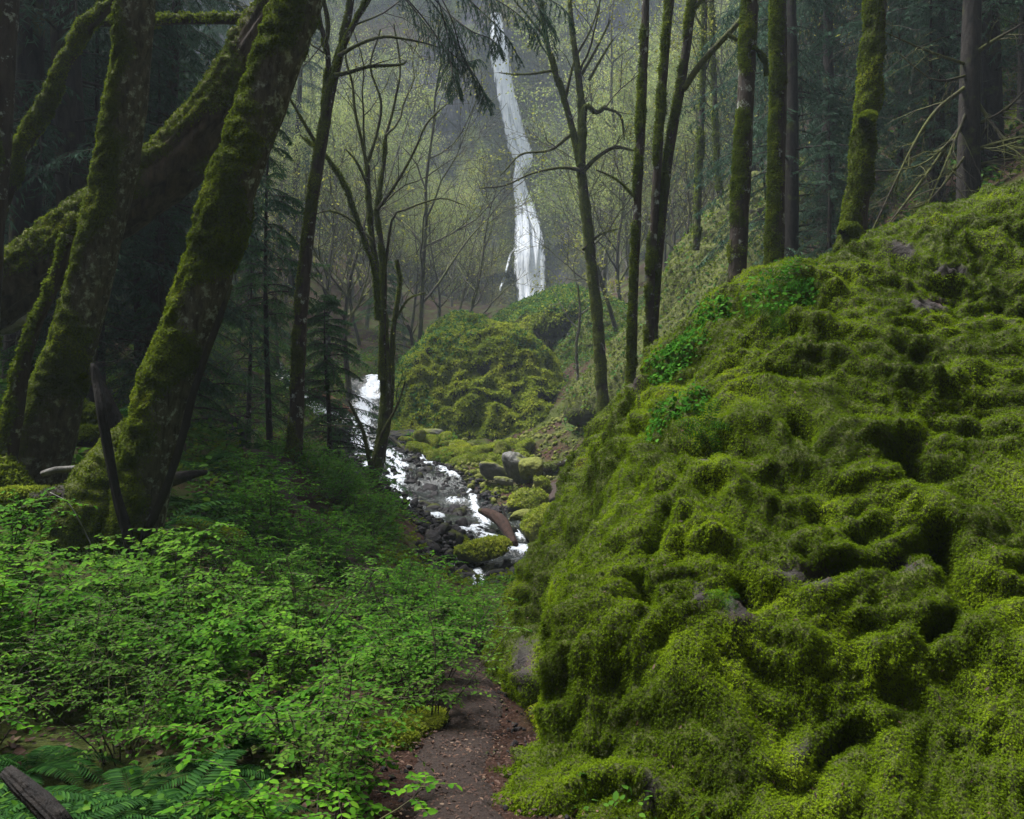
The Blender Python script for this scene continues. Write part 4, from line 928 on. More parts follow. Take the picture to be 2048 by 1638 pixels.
# the weathered stone ruin
rt = empty('stone_ruin', P(1150,705,40), 'small weathered stone ruin with a pale pillar under the overhanging rock', 'ruin')
def block(x0,x1,y0,y1,D,dep,seed):
    a = P(x0,y1,D); c = P(x1,y0,D); n_=7
    g_ = np.linspace(0,1,n_); bm = bmesh_box(a[0],c[0],D,D+dep,a[2],c[2]); V = bm[0] + .02*np.stack([perlin(bm[0]*4,seed+k) for k in range(3)],1); return V, bm[1]
def bmesh_box(x0,x1,y0,y1,z0,z1,n=6):
    b=[]; q=[]; o=0; t=np.linspace(0,1,n); A,B=np.meshgrid(t,t,indexing='ij'); A=A.ravel(); B=B.ravel()
    for ax in range(3):
        for s in (0,1):
            p=np.zeros((n*n,3)); p[:,ax]=s; p[:,(ax+1)%3]=A; p[:,(ax+2)%3]=B
            f=grid_faces(n,n); f=f if s==1 else f[:,::-1]; b.append(p); q.append(f+o); o+=n*n
    V=np.concatenate(b); return np.array([x0,y0,z0])+V*np.array([x1-x0,y1-y0,z1-z0]), np.concatenate(q)
b = MB(); b.add(*block(1138,1148,672,705,39.8,.35,861)); child(b.build('pillar', M['stone'], smooth=False), rt)
b = MB(); b.add(*block(1136,1156,666,671,39.7,.5,862)); child(b.build('lintel', M['stone'], smooth=False), rt)
b = MB(); b.add(*block(1149,1180,673,712,40.0,.5,863)); child(b.build('wall', M['rock_grey'], smooth=False), rt)
# the walker on the trail, far back among the ferns, seen from behind
def skin_body(name, verts, edges, radii, mats, parent, sub=2):
    me = bpy.data.meshes.new(name); me.from_pydata([tuple(v) for v in verts], edges, []); me.materials.append(mats)
    o = bpy.data.objects.new(name, me); COL.objects.link(o); o.parent = parent
    o_ = o.modifiers.new('skin','SKIN')
    for v, r in zip(me.skin_vertices[0].data, radii): v.radius = (r,r) if np.isscalar(r) else r
    me.skin_vertices[0].data[0].use_root = True
    s_ = o.modifiers.new('sub','SUBSURF'); s_.levels = sub; s_.render_levels = sub
    return o
def flat(name, c, rough=.8):
    m, nt, out = new_mat(name); n1 = noise(nt, 60, 3, .6, obj_pos(nt)); cc = mixc(nt, n1, tuple(x*.7 for x in c), tuple(x*1.3 for x in c))
    nt.links.new(principled(nt, cc, rough, .2), out.inputs[0]); return m
wp_ = P(470,836,22); gz = wp_[2]-1.62
pr = empty('person', (wp_[0],22,gz), 'walker in dark jacket and hat seen from behind among the ferns', 'person')
h = 1.62
sk = flat('skin_tone',(.30,.19,.14)); jk = flat('dark_jacket',(.018,.018,.026)); tr = flat('dark_trousers',(.02,.02,.022)); pk = flat('olive_pack',(.20,.20,.07)); ht = flat('dark_hat',(.015,.012,.018))
J = {'pel':(0,0,.88),'chest':(0,.01,1.20),'neck':(0,.0,1.38),'head':(0,-.02,1.50),'shl':(-.17,0,1.31),'ell':(-.23,.02,1.06),'wrl':(-.20,-.12,.86),'hal':(-.20,-.15,.78),'shr':(.17,0,1.31),'elr':(.23,.02,1.06),'wrr':(.20,-.10,.85),'har':(.20,-.13,.77),
     'hil':(-.09,0,.84),'knl':(-.10,-.06,.47),'anl':(-.10,.02,.09),'tol':(-.10,.16,.04),'hir':(.09,0,.84),'knr':(.10,.04,.46),'anr':(.10,-.10,.10),'tor':(.10,.04,.04)}
nm = list(J); E = [('pel','chest'),('chest','neck'),('neck','head'),('chest','shl'),('shl','ell'),('ell','wrl'),('wrl','hal'),('chest','shr'),('shr','elr'),('elr','wrr'),('wrr','har'),('pel','hil'),('hil','knl'),('knl','anl'),('anl','tol'),('pel','hir'),('hir','knr'),('knr','anr'),('anr','tor')]
rd = {'pel':.11,'chest':.115,'neck':.055,'head':.095,'shl':.055,'ell':.036,'wrl':.03,'hal':.035,'shr':.055,'elr':.036,'wrr':.03,'har':.035,'hil':.08,'knl':.05,'anl':.04,'tol':.035,'hir':.08,'knr':.05,'anr':.04,'tor':.035}
skin_body('body', [J[k] for k in nm], [(nm.index(a),nm.index(b)) for a,b in E], [rd[k] for k in nm], sk, pr)
up_ = ['pel','chest','shl','ell','wrl','shr','elr','wrr']; skin_body('jacket', [J[k] for k in up_], [(0,1),(1,2),(2,3),(3,4),(1,5),(5,6),(6,7)], [.155,.165,.092,.062,.05,.092,.062,.05], jk, pr)
lg = ['pel','hil','knl','anl','hir','knr','anr']; skin_body('trousers', [J[k] for k in lg], [(0,1),(1,2),(2,3),(0,4),(4,5),(5,6)], [.14,.105,.075,.06,.105,.075,.06], tr, pr)
def ball(name, c, r, mat, parent, n=20, top=0):
    th = np.linspace(0.01,np.pi-.01,n); ph = np.linspace(0,2*np.pi,n,endpoint=False); A,B_ = np.meshgrid(th,ph,indexing='ij')
    V = np.stack([np.sin(A)*np.cos(B_),np.sin(A)*np.sin(B_),np.cos(A)],-1).reshape(-1,3); V[:,2] = np.maximum(V[:,2], -top) if top else V[:,2]
    b = MB(); b.add(np.asarray(c)+V*np.asarray(r), grid_faces(n,n,True)); return b.build(name, mat, parent)
ball('hat', (0,-.02,1.535), (.112,.122,.115), ht, pr, 22, .45)
bp_ = empty('backpack', (wp_[0]+.02,21.80,gz+1.14), 'olive backpack on the back of the walker in the dark jacket', 'backpack')
pb = bmesh_box(-.14,.14,-.10,.08,-.22,.20,8); Vb = pb[0]; q_ = Vb/np.array([.14,.10,.22]); Vb = Vb*(1-.10*(np.abs(q_)**4).sum(1)/3)[:,None]
b = MB(); b.add(Vb, pb[1]); b.build('pack', pk, bp_)
ball('top_flap', (0,-.01,.19), (.14,.10,.06), flat('dark_flap',(.02,.02,.028)), bp_, 16)

# loose stones too many to count: the creek bed's gravel and the grit of the path
def gravel(name, n, mat, region, lo, hi, seed, ok):
    r = np.random.default_rng(seed); V,Q = rand_rock(seed, 8, 6); x = region[0]+(region[1]-region[0])*r.random(n*4); y = region[2]+(region[3]-region[2])*r.random(n*4)
    k = ok(np.stack([x,y],1)); x, y = x[k][:n], y[k][:n]; n = len(x); s_ = lo+(hi-lo)*r.random(n)**2.5
    p = np.stack([x,y,ground(x,y)+.2*s_],1); b = MB(); scatter(b, V, [Q], p, orient(r.normal(size=(n,3))*np.array([1,1,.3]), r.normal(size=(n,3))*.4+np.array([0,0,1.]), s_))
    tag(b.build(name, M[mat]), kind='stuff')
gravel('creek_gravel', 5000, 'rock_wet', (-6,2.2,13,30), .03, .12, 881, lambda q: seg_dist(q, CREEK) < np.interp(q[:,1], [12,15,18,24,27,32,37], [.7,1.2,2.7,2.3,1.6,1.2,1.0]))
gravel('path_grit', 2500, 'rock_wet', (-1.5,.6,2.4,9), .004, .022, 882, lambda q: seg_dist(q, PATH) < .45)
gravel('bank_stones', 1200, 'rock_moss', (-3,3,18,31), .05, .17, 883, lambda q: (seg_dist(q, CREEK) > np.interp(q[:,1], [18,24,27,32], [2.0,1.8,1.3,.9])) & (seg_dist(q, FARPATH) > .6) & (q[:,0] > -1.5-.1*(q[:,1]-18)))
# ------------------------------------------------------------------ cliff and waterfall
FALL = [(4,991,10),(40,994,13),(60,996,15),(100,999,17),(150,1008,16),(200,1019,17),(250,1030,18),(280,1039,21),(300,1046,19),(318,1047,15),(335,1037,9),(350,1038,11),(370,1042,13),(400,1050,17),(450,1056,22),(500,1058,25),(540,1059,26),(580,1062,24),(610,1064,24),(650,1060,28)]
fpy = np.array([f[0] for f in FALL],float); fpx = np.array([f[1] for f in FALL],float); fhw = np.array([f[2] for f in FALL],float)
def cliff_y(x, z):
    p = np.stack([x, 0*x, z], 1)
    y = 97 + .10*(z-12) + 3.0*perlin(p*np.array([.045,1,.05]),901) + 1.6*perlin(p*np.array([.16,1,.10]),902)
    st = z/9.0 + 1.1*perlin(p*np.array([.06,1,.03]),903); y = y + 1.7*(st-np.floor(st))**3 - .8
    col = perlin(np.stack([x*1.25+.35*perlin(p*.4,905), 0*x, z*.10],1),904)       # basalt columns
    colm = sstep(.0,.25, perlin(p*np.array([.07,1,.06]),906)+.35*np.exp(-((x+6)/7)**2-((z-34)/9)**2)+.05)
    y = y - colm*1.1*np.clip(.3-np.abs(col)*1.8,-.3,.3) + .35*perlin(p*np.array([.9,1,.7]),907) + .15*perlin(p*np.array([2.4,1,2.]),908)
    fx = np.interp(819-z/95*F, fpy, fpx); d = x-(fx-1024)/F*95
    return y + 1.0*np.exp(-(d/2.2)**2) - 3.0*sstep(24,6,z)*sstep(-14,2,-np.abs(x-3)) + .010*x*x*sstep(0,1,np.abs(x)/60)*0 - np.clip(np.abs(x)-30,0,99)*.25
xs = np.unique(np.concatenate([np.linspace(-88,88,200), np.linspace(-30,26,420)])); zs = np.concatenate([np.linspace(2,52,330), np.linspace(52.4,82,50)])
Xc, Zc = np.meshgrid(xs, zs); xc, zc = Xc.ravel(), Zc.ravel(); yc = cliff_y(xc, zc)
CV = np.stack([xc, yc, zc],1); CQ = grid_faces(len(zs), len(xs))
cn, _ = vnormals(CV, CQ)
if cn[:,1].mean() > 0: CQ = CQ[:,::-1]; cn = -cn
fd = np.abs(pix(CV)[:,0]-np.interp(pix(CV)[:,1], fpy, fpx)); side = pix(CV)[:,0] < np.interp(pix(CV)[:,1], fpy, fpx)
mo = np.maximum(sstep(85,20,fd)*np.where(side,1,.7)*sstep(60,180,pix(CV)[:,1])*(.55+.9*fbm(CV*.22,3,911)), 0)
veg = sstep(-.10,.18, fbm(CV*np.array([.10,.10,.14]),4,912) + .45*np.clip(cn[:,2],0,1) - .35*np.exp(-((xc+6)/5)**2-((zc-34)/6)**2))
m, nt, out = new_mat('basalt_cliff'); pos = geo_pos(nt)
n1 = noise(nt, .9, 8, .68, mapping(nt, pos, (1.5,1,.35)), .4); n2 = noise(nt, .12, 4, .6, pos); n3 = noise(nt, 2.6, 6, .7, pos)
rk = ramp(nt, n1, [(.30,(.02,.018,.022)),(.5,(.075,.070,.085)),(.7,(.16,.15,.18))])
gr = ramp(nt, n3, [(.30,(.035,.032,.012)),(.5,(.085,.090,.022)),(.7,(.15,.14,.035))])
gr = mixc(nt, ramp(nt, n2, [(.5,(0,0,0)),(.62,(1,1,1))]), gr, ramp(nt, n3, [(.3,(.05,.028,.014)),(.7,(.17,.10,.04))]))
c = mixc(nt, attr(nt,'veg'), rk, gr); c = mixc(nt, attr(nt,'moss'), c, ramp(nt, n3, [(.3,(.06,.085,.010)),(.7,(.17,.20,.02))]))
nt.links.new(principled(nt, c, .9, .2, bump(nt, math_(nt,'ADD',n1,n3), 1, .35)), out.inputs[0])
b = MB(); b.add(CV, CQ, veg=veg, moss=np.clip(mo*1.4,0,1)); tag(b.build('cliff', m), kind='structure')
# leafy scrub clinging to the cliff
def cliff_scrub(name, n, seed, w, lm, lo, hi, out_=.5):
    r = np.random.default_rng(seed); p, nn, _ = surf_sample(CV, CQ, (w[CQ].mean(1)*((np.abs(CV[CQ[:,0],0]) < 32)*(CV[CQ[:,0],2] < 53)))+1e-9, n, r)
    if nn[:,1].mean() > 0: nn = -nn
    p = p + nn*(r.random((n,1))*out_); b = MB(); scatter(b, LEAF_V, LEAF_F, p, orient(nn*.4+r.normal(size=(n,3))*.7-np.array([0,0,.3]), nn+r.normal(size=(n,3))*.5+np.array([0,0,.4]), lo+(hi-lo)*r.random(n), 1.1))
    tag(b.build(name, M[lm]), kind='stuff')
M['scrub'] = leaf_mat('cliff_scrub_leaves', [(0,(.05,.055,.015)),(.5,(.11,.115,.028)),(.8,(.18,.17,.04)),(1,(.20,.12,.035))], .3, .7, .1, patch=.6, pscale=.09)
cliff_scrub('cliff_scrub', 70000, 921, veg*sstep(14,30,fd), 'scrub', .12, .30, .7)
M['fallmoss'] = leaf_mat('wet_cliff_moss', [(0,(.06,.08,.008)),(.5,(.13,.165,.012)),(1,(.22,.24,.025))], .2, .7, .1, patch=.5, pscale=.3)
cliff_scrub('cliff_moss', 26000, 922, np.clip(mo*1.4,0,1)**2*sstep(12,20,fd), 'fallmoss', .10, .28, .25)
# the falling water: a curtain and many separate strands in front of it
m, nt, out = new_mat('falling_water'); pos = geo_pos(nt)
n1 = noise(nt, 3.2, 5, .65, mapping(nt, pos, (1.7,1.2,.16)), .5); n2 = noise(nt, 1.2, 5, .6, pos)
c = ramp(nt, math_(nt,'ADD', math_(nt,'MULTIPLY',n1,.75), math_(nt,'MULTIPLY',n2,.3)), [(.33,(.40,.44,.52)),(.48,(.74,.78,.85)),(.62,(.92,.94,.97))])
p_ = principled(nt, c, .6, .2); tr_ = nt.nodes.new('ShaderNodeBsdfTransparent'); mx = nt.nodes.new('ShaderNodeMixShader')
al = ramp(nt, math_(nt,'ADD', n1, math_(nt,'MULTIPLY', attr(nt,'thin'), -.55)), [(.0,(0,0,0)),(.20,(1,1,1))])
nt.links.new(al, mx.inputs[0]); nt.links.new(tr_.outputs[0], mx.inputs[1]); nt.links.new(p_, mx.inputs[2]); nt.links.new(mx.outputs[0], out.inputs[0])
b = MB(); r = np.random.default_rng(931)
py = np.arange(2, 665, 2.0); z = (819-py)/F*95; cx = (np.interp(py,fpy,fpx)-1024)/F*95; hw = np.interp(py,fpy,fhw)/F*95*1.15
na = 25; a = np.linspace(-1,1,na)
xx = (cx[:,None]+a[None]*hw[:,None]*1.08).ravel(); zz = np.repeat(z,na); yy = cliff_y(xx,zz)
ya = yy.reshape(len(py),na); ya = np.minimum.accumulate(ya,0); ya = np.stack([np.convolve(np.pad(ya[:,j],30,'edge'), np.hanning(63)[1:-1]/np.hanning(63).sum(), 'valid') for j in range(na)],1) - .5      # water leaves the ledges
V = np.stack([xx, ya.ravel()-.55-.5*np.tile(1-a*a,len(py))-.25*perlin(np.stack([xx*2,0*xx,zz*.25],1),932), zz],1)
b.add(V, grid_faces(len(py),na), thin=np.tile(np.abs(a)**2.5,len(py)) + .10*sstep(120,40,np.repeat(py,na)))
for k in range(34):
    u0 = r.normal()*.55; s0 = r.random()*500; L = 60+190*r.random(); q = py[(py > 12+s0) & (py < 12+s0+L)]
    if len(q) < 12: continue
    zq = (819-q)/F*95; h_ = np.interp(q,fpy,fhw)/F*95; uu = np.clip(u0+.25*perlin(np.stack([q*.012,0*q+k,0*q],1),934),-.92,.92)
    xq = (np.interp(q,fpy,fpx)-1024)/F*95+uu*h_; yq = np.interp(q, py, ya.mean(1))-1.0-.5*(1-uu*uu)-.2*r.random(); w_ = (.10+.16*r.random())*np.sin(np.pi*np.linspace(.03,.97,len(q)))
    P3 = np.stack([np.stack([xq-w_,yq,zq],1), np.stack([xq,yq-.07,zq],1), np.stack([xq+w_,yq,zq],1)],1).reshape(-1,3); b.add(P3, grid_faces(len(q),3), thin=0)
for pl in ([(1035,495),(1022,505),(1012,545),(1003,575)], [(1012,545),(1006,560),(1000,585)]):
    c_, w_ = catmull(np.array([(x,y,0) for x,y in pl],float), np.full(len(pl),.12), 3); xq=(c_[:,0]-1024)/F*95; zq=(819-c_[:,1])/F*95; yq=cliff_y(xq,zq)-.5
    P3 = np.stack([np.stack([xq-.10,yq,zq],1), np.stack([xq,yq-.1,zq],1), np.stack([xq+.10,yq,zq],1)],1).reshape(-1,3); b.add(P3, grid_faces(len(c_),3), thin=.1)
tag(b.build('waterfall', m), kind='structure')

# ------------------------------------------------------------------ forest on the slopes
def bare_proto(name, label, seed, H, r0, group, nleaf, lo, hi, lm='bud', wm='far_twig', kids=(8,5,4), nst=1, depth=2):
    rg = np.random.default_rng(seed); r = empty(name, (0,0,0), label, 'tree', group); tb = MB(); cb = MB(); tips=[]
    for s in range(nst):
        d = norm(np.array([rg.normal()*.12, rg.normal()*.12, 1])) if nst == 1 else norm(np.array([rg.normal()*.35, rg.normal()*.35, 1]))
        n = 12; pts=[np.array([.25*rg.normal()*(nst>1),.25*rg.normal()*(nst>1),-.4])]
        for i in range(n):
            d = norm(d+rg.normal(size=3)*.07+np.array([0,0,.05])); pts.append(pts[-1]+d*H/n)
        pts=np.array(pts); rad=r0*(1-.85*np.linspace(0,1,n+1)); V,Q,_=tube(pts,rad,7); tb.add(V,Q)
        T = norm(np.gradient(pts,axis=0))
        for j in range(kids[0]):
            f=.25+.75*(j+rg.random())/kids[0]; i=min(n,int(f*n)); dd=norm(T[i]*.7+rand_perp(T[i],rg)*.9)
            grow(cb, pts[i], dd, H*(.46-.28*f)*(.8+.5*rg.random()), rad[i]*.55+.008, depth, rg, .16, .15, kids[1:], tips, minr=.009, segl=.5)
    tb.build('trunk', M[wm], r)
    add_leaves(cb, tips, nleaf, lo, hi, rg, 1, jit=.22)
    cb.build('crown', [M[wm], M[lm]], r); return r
def spray(wb, nb, pts, rad, rg, twigL, every, nn, ns, droop=.5, mat=0):
    V,Q,_ = tube(pts, rad, 4); wb.add(V,Q)
    T = norm(np.gradient(pts,axis=0)); L = len(pts); pos=[]; dr=[]
    for i in range(2, L, every):
        for sg in (-1,1):
            f = i/(L-1); s_ = norm(np.cross(T[i],[0,0,1.]))*sg
            l_ = twigL*(1.05-.75*f)*(.6+.7*rg.random())
            tw = arc(pts[i], T[i]*.55+s_*.85+np.array([0,0,-.15]), l_, 4, rg, droop, .08)
            V,Q,_ = tube(tw, np.linspace(.004,.002,5), 3); wb.add(V,Q)
            tt = rg.random(nn); k = np.minimum((tt*4).astype(int),3); fr = (tt*4-k)[:,None]
            p = tw[k]*(1-fr)+tw[k+1]*fr; td = norm(tw[k+1]-tw[k]); sd = norm(np.cross(td,[0,0,1.]))
            pos.append(p); dr.append(td*.7 + sd*rg.choice([-1,1],(nn,1))*.75 + np.array([0,0,-.35]) + rg.normal(size=(nn,3))*.28)
    pos=np.concatenate(pos); dr=np.concatenate(dr); n=len(pos)
    scatter(nb, NEEDLE_V, NEEDLE_F, pos, orient(dr, rg.normal(size=(n,3))*.6+np.array([0,0,1.]), ns*(.6+.7*rg.random(n)), .20))
def conifer_proto(name, label, seed, H, r0, group, nb_, Lb, lm, h0=.1, twig=.55, nn=16, ns=.09, droop=.9, dead=0, seg=14, every=1):
    rg = np.random.default_rng(seed); r = empty(name,(0,0,0),label,'tree',group); tb=MB(); wb=MB(); nb=MB()
    pts = np.stack([.06*np.sin(np.linspace(0,5,16)+seed),.06*np.cos(np.linspace(0,4,16)),np.linspace(-.4,H,16)],1)
    V,Q,_ = tube(pts, r0*(1-.93*np.linspace(0,1,16)), 10); tb.add(V,Q); tb.build('trunk', M['bark_con'], r)
    for i in range(nb_):
        f = h0+(1-h0)*((i+rg.random())/nb_); az=rg.random()*6.283; l=Lb*(1.03-f)**.75*(.7+.5*rg.random())+.15
        st=arc((0,0,f*H),(math.cos(az),math.sin(az),.18),l,seg,rg,droop,.06)
        spray(wb,nb,st,np.linspace(.018*l/Lb+.006,.003,seg+1),rg,twig*(.5+.5*l/Lb),every,nn,ns)
    for i in range(dead):
        f=.03+(h0+.1)*rg.random(); az=rg.random()*6.283; grow(wb,(0,0,f*H),(math.cos(az),math.sin(az),-.15),1.0+1.6*rg.random(),.014,2,rg,-.1,.14,(5,3),None,minr=.003,segl=.25)
    wb.build('branches', M['bark_con'], r); nb.build('needles', M[lm], r); return r
rg = np.random.default_rng(21)
gB='bare budding trees below the cliff'; lB='bare grey tree with yellow green buds on the slope below the cliff'
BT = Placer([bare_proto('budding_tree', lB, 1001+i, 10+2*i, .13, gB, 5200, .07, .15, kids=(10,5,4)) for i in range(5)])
spots=[]; k=0; tries=0
while k < 75 and tries < 6000:
    tries += 1; D = 44+48*rg.random()**.8; a = 560+980*rg.random()
    x=(a-1024)/F*D
    if abs(a-1045) < 125: continue
    if any((x-u)**2+(D-v)**2 < 2.0**2 for u,v in spots): continue
    sc_=.75+.5*rg.random()
    if 780 < a < 1130: sc_ = min(sc_, max(.3, ((819-330)/F*D-G(x,D))/15))
    spots.append((x,D)); BT.put(int(rg.integers(0,5)), (x,D,G(x,D)), rg.random()*6.28, sc_, tilt=(rg.normal()*.06,rg.normal()*.06)); k+=1
gL='budding trees on the cliff ledges'; lL='yellow green budding tree rooted on a ledge of the cliff'
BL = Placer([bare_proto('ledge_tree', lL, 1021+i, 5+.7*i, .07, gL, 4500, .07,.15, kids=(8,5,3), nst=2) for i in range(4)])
k=0
while k < 85:
    a=620+860*rg.random(); b_=-20+560*rg.random()
    if abs(a-np.interp(b_,fpy,fpx)) < 78 or (780 < a < 1000 and 30 < b_ < 330 and rg.random() < .85): continue
    x=(a-1024)/F*97; z=(819-b_)/F*97-3; y=float(cliff_y(np.array([x]),np.array([z]))[0])
    BL.put(int(rg.integers(0,4)), (x,y+.1,z), rg.random()*6.28, .6+.5*rg.random(), tilt=(.35+.1*rg.normal(),.1*rg.normal())); k+=1
gR='bare maples on the hillsides'; lR='bare mossy maple growing on the hillside beside the creek'
BR = Placer([bare_proto('hillside_maple', lR, 1041+i, 9+2*i, .11, gR, 500, .06,.13, 'maple_bud', 'twig', (10,6,4)) for i in range(3)])
for (a,D) in [(900,41),(870,46),(905,52),(830,38),(700,34),(660,40),(720,44),(560,36),(1360,30),(1420,34),(1390,42),(1250,44),(1300,48),(1450,26),(1340,38),(1500,38),(1190,50),(1620,30),(1580,24),(1820,26),(1700,34),(1240,36),(480,40),(820,50),(1330,56)]:
    x=(a-1024)/F*D; BR.put(int(rg.integers(0,3)), (x,D,G(x,D)), rg.random()*6.28, .7+.5*rg.random(), tilt=(rg.normal()*.06,rg.normal()*.06))
gK='conifers of the dark wood on the left'; lK='dark conifer with drooping boughs in the wood behind the leaning trunks'
CK = Placer([conifer_proto('conifer', lK, 1061+i, 17+3*i, .24, gK, 95, 3.4, 'needle', .10, .75, 15, .13, 1.0, 10) for i in range(3)])
spots=[]; k=0; tries=0
while k < 46 and tries < 5000:
    tries+=1; D=12.5+46*rg.random()**1.2; a=-260+860*rg.random()
    if D < 30 and a > 500: continue
    if D < 20 and a > 430: continue
    if 17 < D < 42 and a > 370: continue
    if abs(a-470) < 85 and D < 25: continue
    x=(a-1024)/F*D
    if any((x-u)**2+(D-v)**2 < (1.2+.045*D)**2 for u,v in spots): continue
    spots.append((x,D)); CK.put(int(rg.integers(0,3)), (x,D,G(x,D)), rg.random()*6.28, .65+.5*rg.random(), tilt=(rg.normal()*.03,rg.normal()*.03)); k+=1
gK2='conifers on the right hillside'; lK2='dark conifer on the steep hillside above the boulder'
k=0; spots=[]; tries=0; 
CR = Placer([conifer_proto('hillside_conifer', lK2, 1071+i, 15+3*i, .22, gK2, 85, 3.2, 'needle', .14, .75, 15, .13, 1.0, 14) for i in range(2)])
while k < 44 and tries < 8000:
    tries+=1; D=15.5+36*rg.random()**1.3; a=1500+900*rg.random(); x=(a-1024)/F*D
    if a < 1570 and D < 26: continue
    if any((x-u)**2+(D-v)**2 < 2.4**2 for u,v in spots): continue
    spots.append((x,D)); CR.put(int(rg.integers(0,2)), (x,D,G(x,D)), rg.random()*6.28, .7+.5*rg.random()); k+=1
for _ in range(13):
    D=15.5+9*rg.random(); a=1575+560*rg.random(); x=(a-1024)/F*D; CR.put(int(rg.integers(0,2)), (x,D,G(x,D)), rg.random()*6.28, .28+.22*rg.random())
for _ in range(11):
    D=13.5+9*rg.random(); a=-60+410*rg.random(); x=(a-1024)/F*D; CK.put(int(rg.integers(0,3)), (x,D,G(x,D)), rg.random()*6.28, .25+.22*rg.random())
# single conifers that stand out
def solo(lab, a, D, z, H, seed, **kw):
    o = conifer_proto('hemlock', lab, seed, H, kw.pop('r0',.09), None, kw.pop('nb_',60), kw.pop('Lb',1.9), kw.pop('lm','hemlock'), kw.pop('h0',.04), .45, 16, kw.pop('ns',.085), **kw)
    x=(a-1024)/F*D; o.location=(x,D,G(x,D) if z is None else z); return o
solo('bushy green young hemlock between the tall slim maple and the maple clump', 655,19.5,None,4.6,1081, nb_=75, Lb=1.8)
solo('small green hemlock at the left of the mossy mound, behind the maple clump', 770,39,None,5.2,1082, nb_=60, Lb=2.0)
solo('thin trunked hemlock with bare lower branches just left of the tall slim maple', 537,19,None,9,1083, h0=.38, dead=26, r0=.085, Lb=1.7)
solo('pale slim hemlock trunk standing between the two leaning maples', 279,17,None,12,1084, h0=.5, dead=14, r0=.09, Lb=2.2)
solo('young hemlock in the gap left of the tall slim maple', 500,24,None,6.5,1085, Lb=2.0)
solo('hemlock sapling close behind the seam barked leaning trunk', 345,16.5,None,5.2,1086, Lb=1.7)
# the bare lower limbed fir at the right
o = conifer_proto('shaded_fir', 'shaded fir with long bare slanting lower limbs at the right above the boulder', 1091, 13, .21, None, 46, 3.6, 'needle', .42, .8, 16, .10, .9, 0)
x=(1948-1024)/F*13.5; o.location=(x,13.5,1.9)
wb=MB(); rgd=np.random.default_rng(1092)
for (x0,y0,x1,y1,x2,y2,w) in [(1935,170,1850,250,1735,480,9),(1938,230,1830,380,1760,470,8),(1940,300,1860,400,1800,420,7),(1935,130,1850,100,1760,60,7),(1950,200,2010,280,2060,300,9),(1950,300,2000,285,2060,270,10),(1955,330,2010,320,2070,318,9),(1945,110,1990,80,2060,40,12),(1940,150,1870,160,1800,110,6),(1950,250,2010,220,2070,160,8),(1938,210,1890,330,1850,420,6),(1930,250,1840,330,1700,345,5)]:
    p,r=pts3([(x0,y0,13.5,w),(x1,y1,13.2,w*.75),(x2,y2,12.9,w*.3)]); c,rr=catmull(p,r,.12); V,Q,_=tube(c,rr,6); wb.add(V-np.asarray(o.location),Q); T=norm(np.gradient(c,axis=0))
    for j in range(9):
        i=rgd.integers(len(c)//5,len(c)); grow(wb,c[i]-np.asarray(o.location),norm(T[i]+rand_perp(T[i],rgd)*.7),.3+.8*rgd.random(),rr[i]*.45+.002,1,rgd,-.12,.16,3,None,minr=.003,segl=.15)
wb.build('bare_limbs', M['twig'], o)
# dark conifer bough hanging into the top of the view before the waterfall
bo=empty('conifer_bough', P(760,-60,12.5), 'dark drooping conifer bough hanging before the top of the waterfall', 'branch'); wb=MB(); nb=MB(); rgb=np.random.default_rng(1101)
for ln in [[(700,-70),(800,-10),(860,60),(920,120),(960,118)],[(760,-60),(850,-10),(905,70),(950,160),(985,205)],[(800,-60),(900,-30),(960,20),(1010,70),(1040,120)],[(860,-60),(950,-20),(1010,10),(1060,50),(1080,90)],[(850,-60),(900,30),(925,110),(960,170),(975,215)],[(780,-40),(850,40),(895,110),(905,150),(915,190)],[(900,-60),(1000,-40),(1080,-10),(1130,20),(1150,60)],[(830,-50),(880,10),(940,60),(985,80),(1000,110)],[(820,-60),(870,-10),(890,50),(900,90),(905,130)],[(900,-70),(960,-30),(985,10),(990,60),(1000,95)],[(950,-70),(1040,-20),(1080,20),(1100,60),(1105,100)]]:
    p=np.array([P(x_,y_,12.5+.3*rgb.normal()) for x_,y_ in ln]); c,rr=catmull(p,np.linspace(.013,.003,len(ln)),.045)
    spray(wb,nb,c[len(c)//3:],rr[len(c)//3:],rgb,.46,2,44,.05,1.9); V,Q,_=tube(c[:len(c)//3+1],rr[:len(c)//3+1],5); wb.add(V,Q)
child(wb.build('branches',M['bark_con']),bo); child(nb.build('needles',M['needle']),bo)

# unseen conifers of the same wood, added to shade the foreground
gW='unseen conifers added to shade the foreground'
CW=Placer([conifer_proto('shade_conifer','tall unseen conifer added to shade the foreground',1111+i,20,.28,gW,80,3.8,'needle',.22,.8,12,.15,.9,0) for i in range(2)])
for (x,y,sc) in [(-.5,-7.5,1.1),(4.5,-4.5,1.0),(-6,-6,1.1),(9,-3,1.1),(8.5,2.5,.9),(11,6,1.0),(-6.8,-1.0,.9)]:
    CW.put(int(rg.integers(0,2)),(x,y,G(x,y)),rg.random()*6.28,sc)
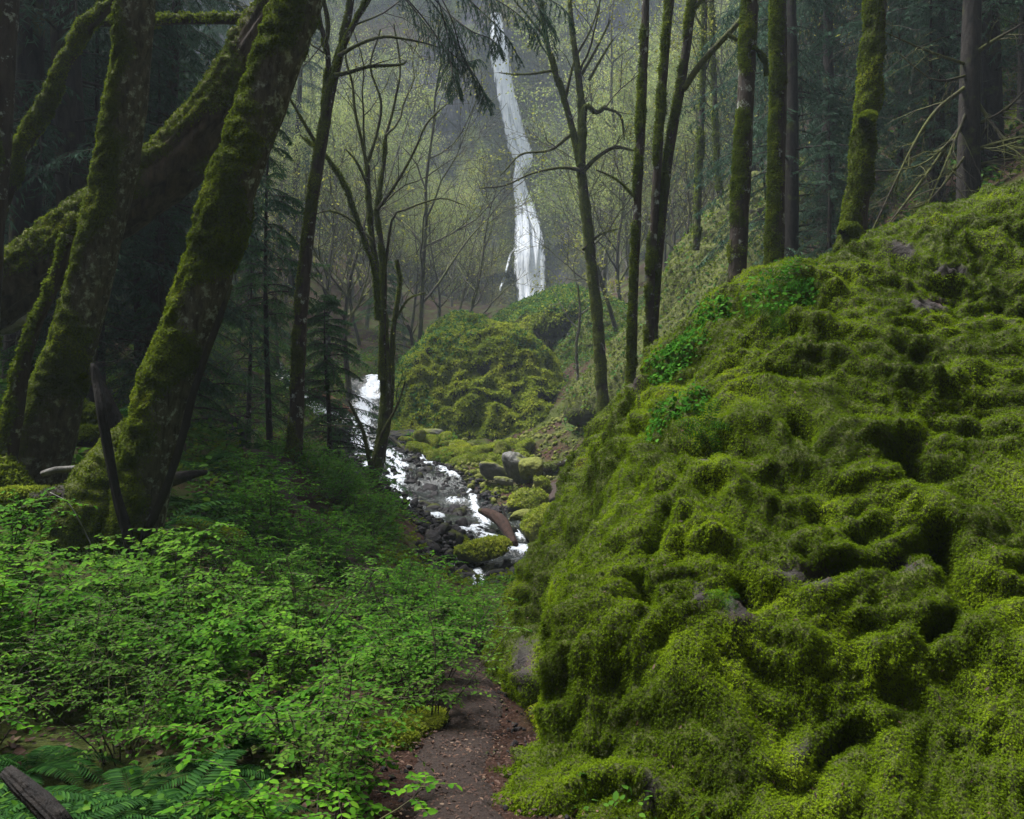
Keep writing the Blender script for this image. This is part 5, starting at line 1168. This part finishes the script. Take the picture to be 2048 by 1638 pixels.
# ------------------------------------------------------------------ air, light, camera
HX, HY0, HY1, HZ0, HZ1 = 92, -72, 134, -8, 112
hv = np.array([(x,y,z) for z in (HZ0,HZ1) for y in (HY0,HY1) for x in (-HX,HX)], float)
hz = MB(); hz.add(hv, np.array([[0,2,3,1],[4,5,7,6],[0,1,5,4],[2,6,7,3],[0,4,6,2],[1,3,7,5]]))
m, nt, out = new_mat('damp_air')
v = nt.nodes.new('ShaderNodeVolumePrincipled'); v.inputs['Color'].default_value = (.72,.84,.98,1); v.inputs['Density'].default_value = HAZE
v.inputs['Density Attribute'].default_value = ''; v.inputs['Anisotropy'].default_value = .2
nt.links.new(v.outputs[0], out.inputs['Volume'])
try: m.cycles.homogeneous_volume = True
except Exception: pass
tag(hz.build('haze', m, smooth=False), kind='stuff')

w = bpy.data.worlds.new('World'); scene.world = w; w.use_nodes = True
nt = w.node_tree; bg = nt.nodes['Background']
SUN_EL, SUN_AZ = R(66), R(-72)          # azimuth from +Y towards +X
sky = nt.nodes.new('ShaderNodeTexSky'); sky.sky_type = 'NISHITA'; sky.sun_disc = False
sky.sun_elevation = SUN_EL; sky.sun_rotation = SUN_AZ
hs = nt.nodes.new('ShaderNodeHueSaturation'); hs.inputs['Saturation'].default_value = .35
nt.links.new(sky.outputs[0], hs.inputs['Color']); nt.links.new(hs.outputs[0], bg.inputs[0]); bg.inputs[1].default_value = .065
ld = bpy.data.lights.new('sun', 'SUN'); ld.energy = 3.4; ld.angle = R(22); ld.color = (1,.985,.95)
lo = bpy.data.objects.new('sun', ld); COL.objects.link(lo)
import mathutils
sd = mathutils.Vector((math.sin(SUN_AZ)*math.cos(SUN_EL), math.cos(SUN_AZ)*math.cos(SUN_EL), math.sin(SUN_EL)))
lo.rotation_euler = sd.to_track_quat('Z','Y').to_euler()

cd = bpy.data.cameras.new('camera'); cam = bpy.data.objects.new('camera', cd); COL.objects.link(cam)
cam.location = (0,0,0); cam.rotation_euler = (R(90),0,0)
cd.sensor_width = 36; cd.lens = 36*F/2048; cd.clip_start = .05; cd.clip_end = 600
scene.camera = cam
scene.view_settings.view_transform = 'Standard'; scene.view_settings.look = 'None'
scene.view_settings.exposure = EXPO; scene.view_settings.gamma = 1
cy = scene.cycles
cy.max_bounces = 6; cy.diffuse_bounces = 3; cy.glossy_bounces = 2; cy.transmission_bounces = 3; cy.volume_bounces = 1; cy.transparent_max_bounces = 8
cy.use_denoising = True; cy.caustics_reflective = False; cy.caustics_refractive = False
try: cy.denoiser = 'OPENIMAGEDENOISE'
except Exception: pass
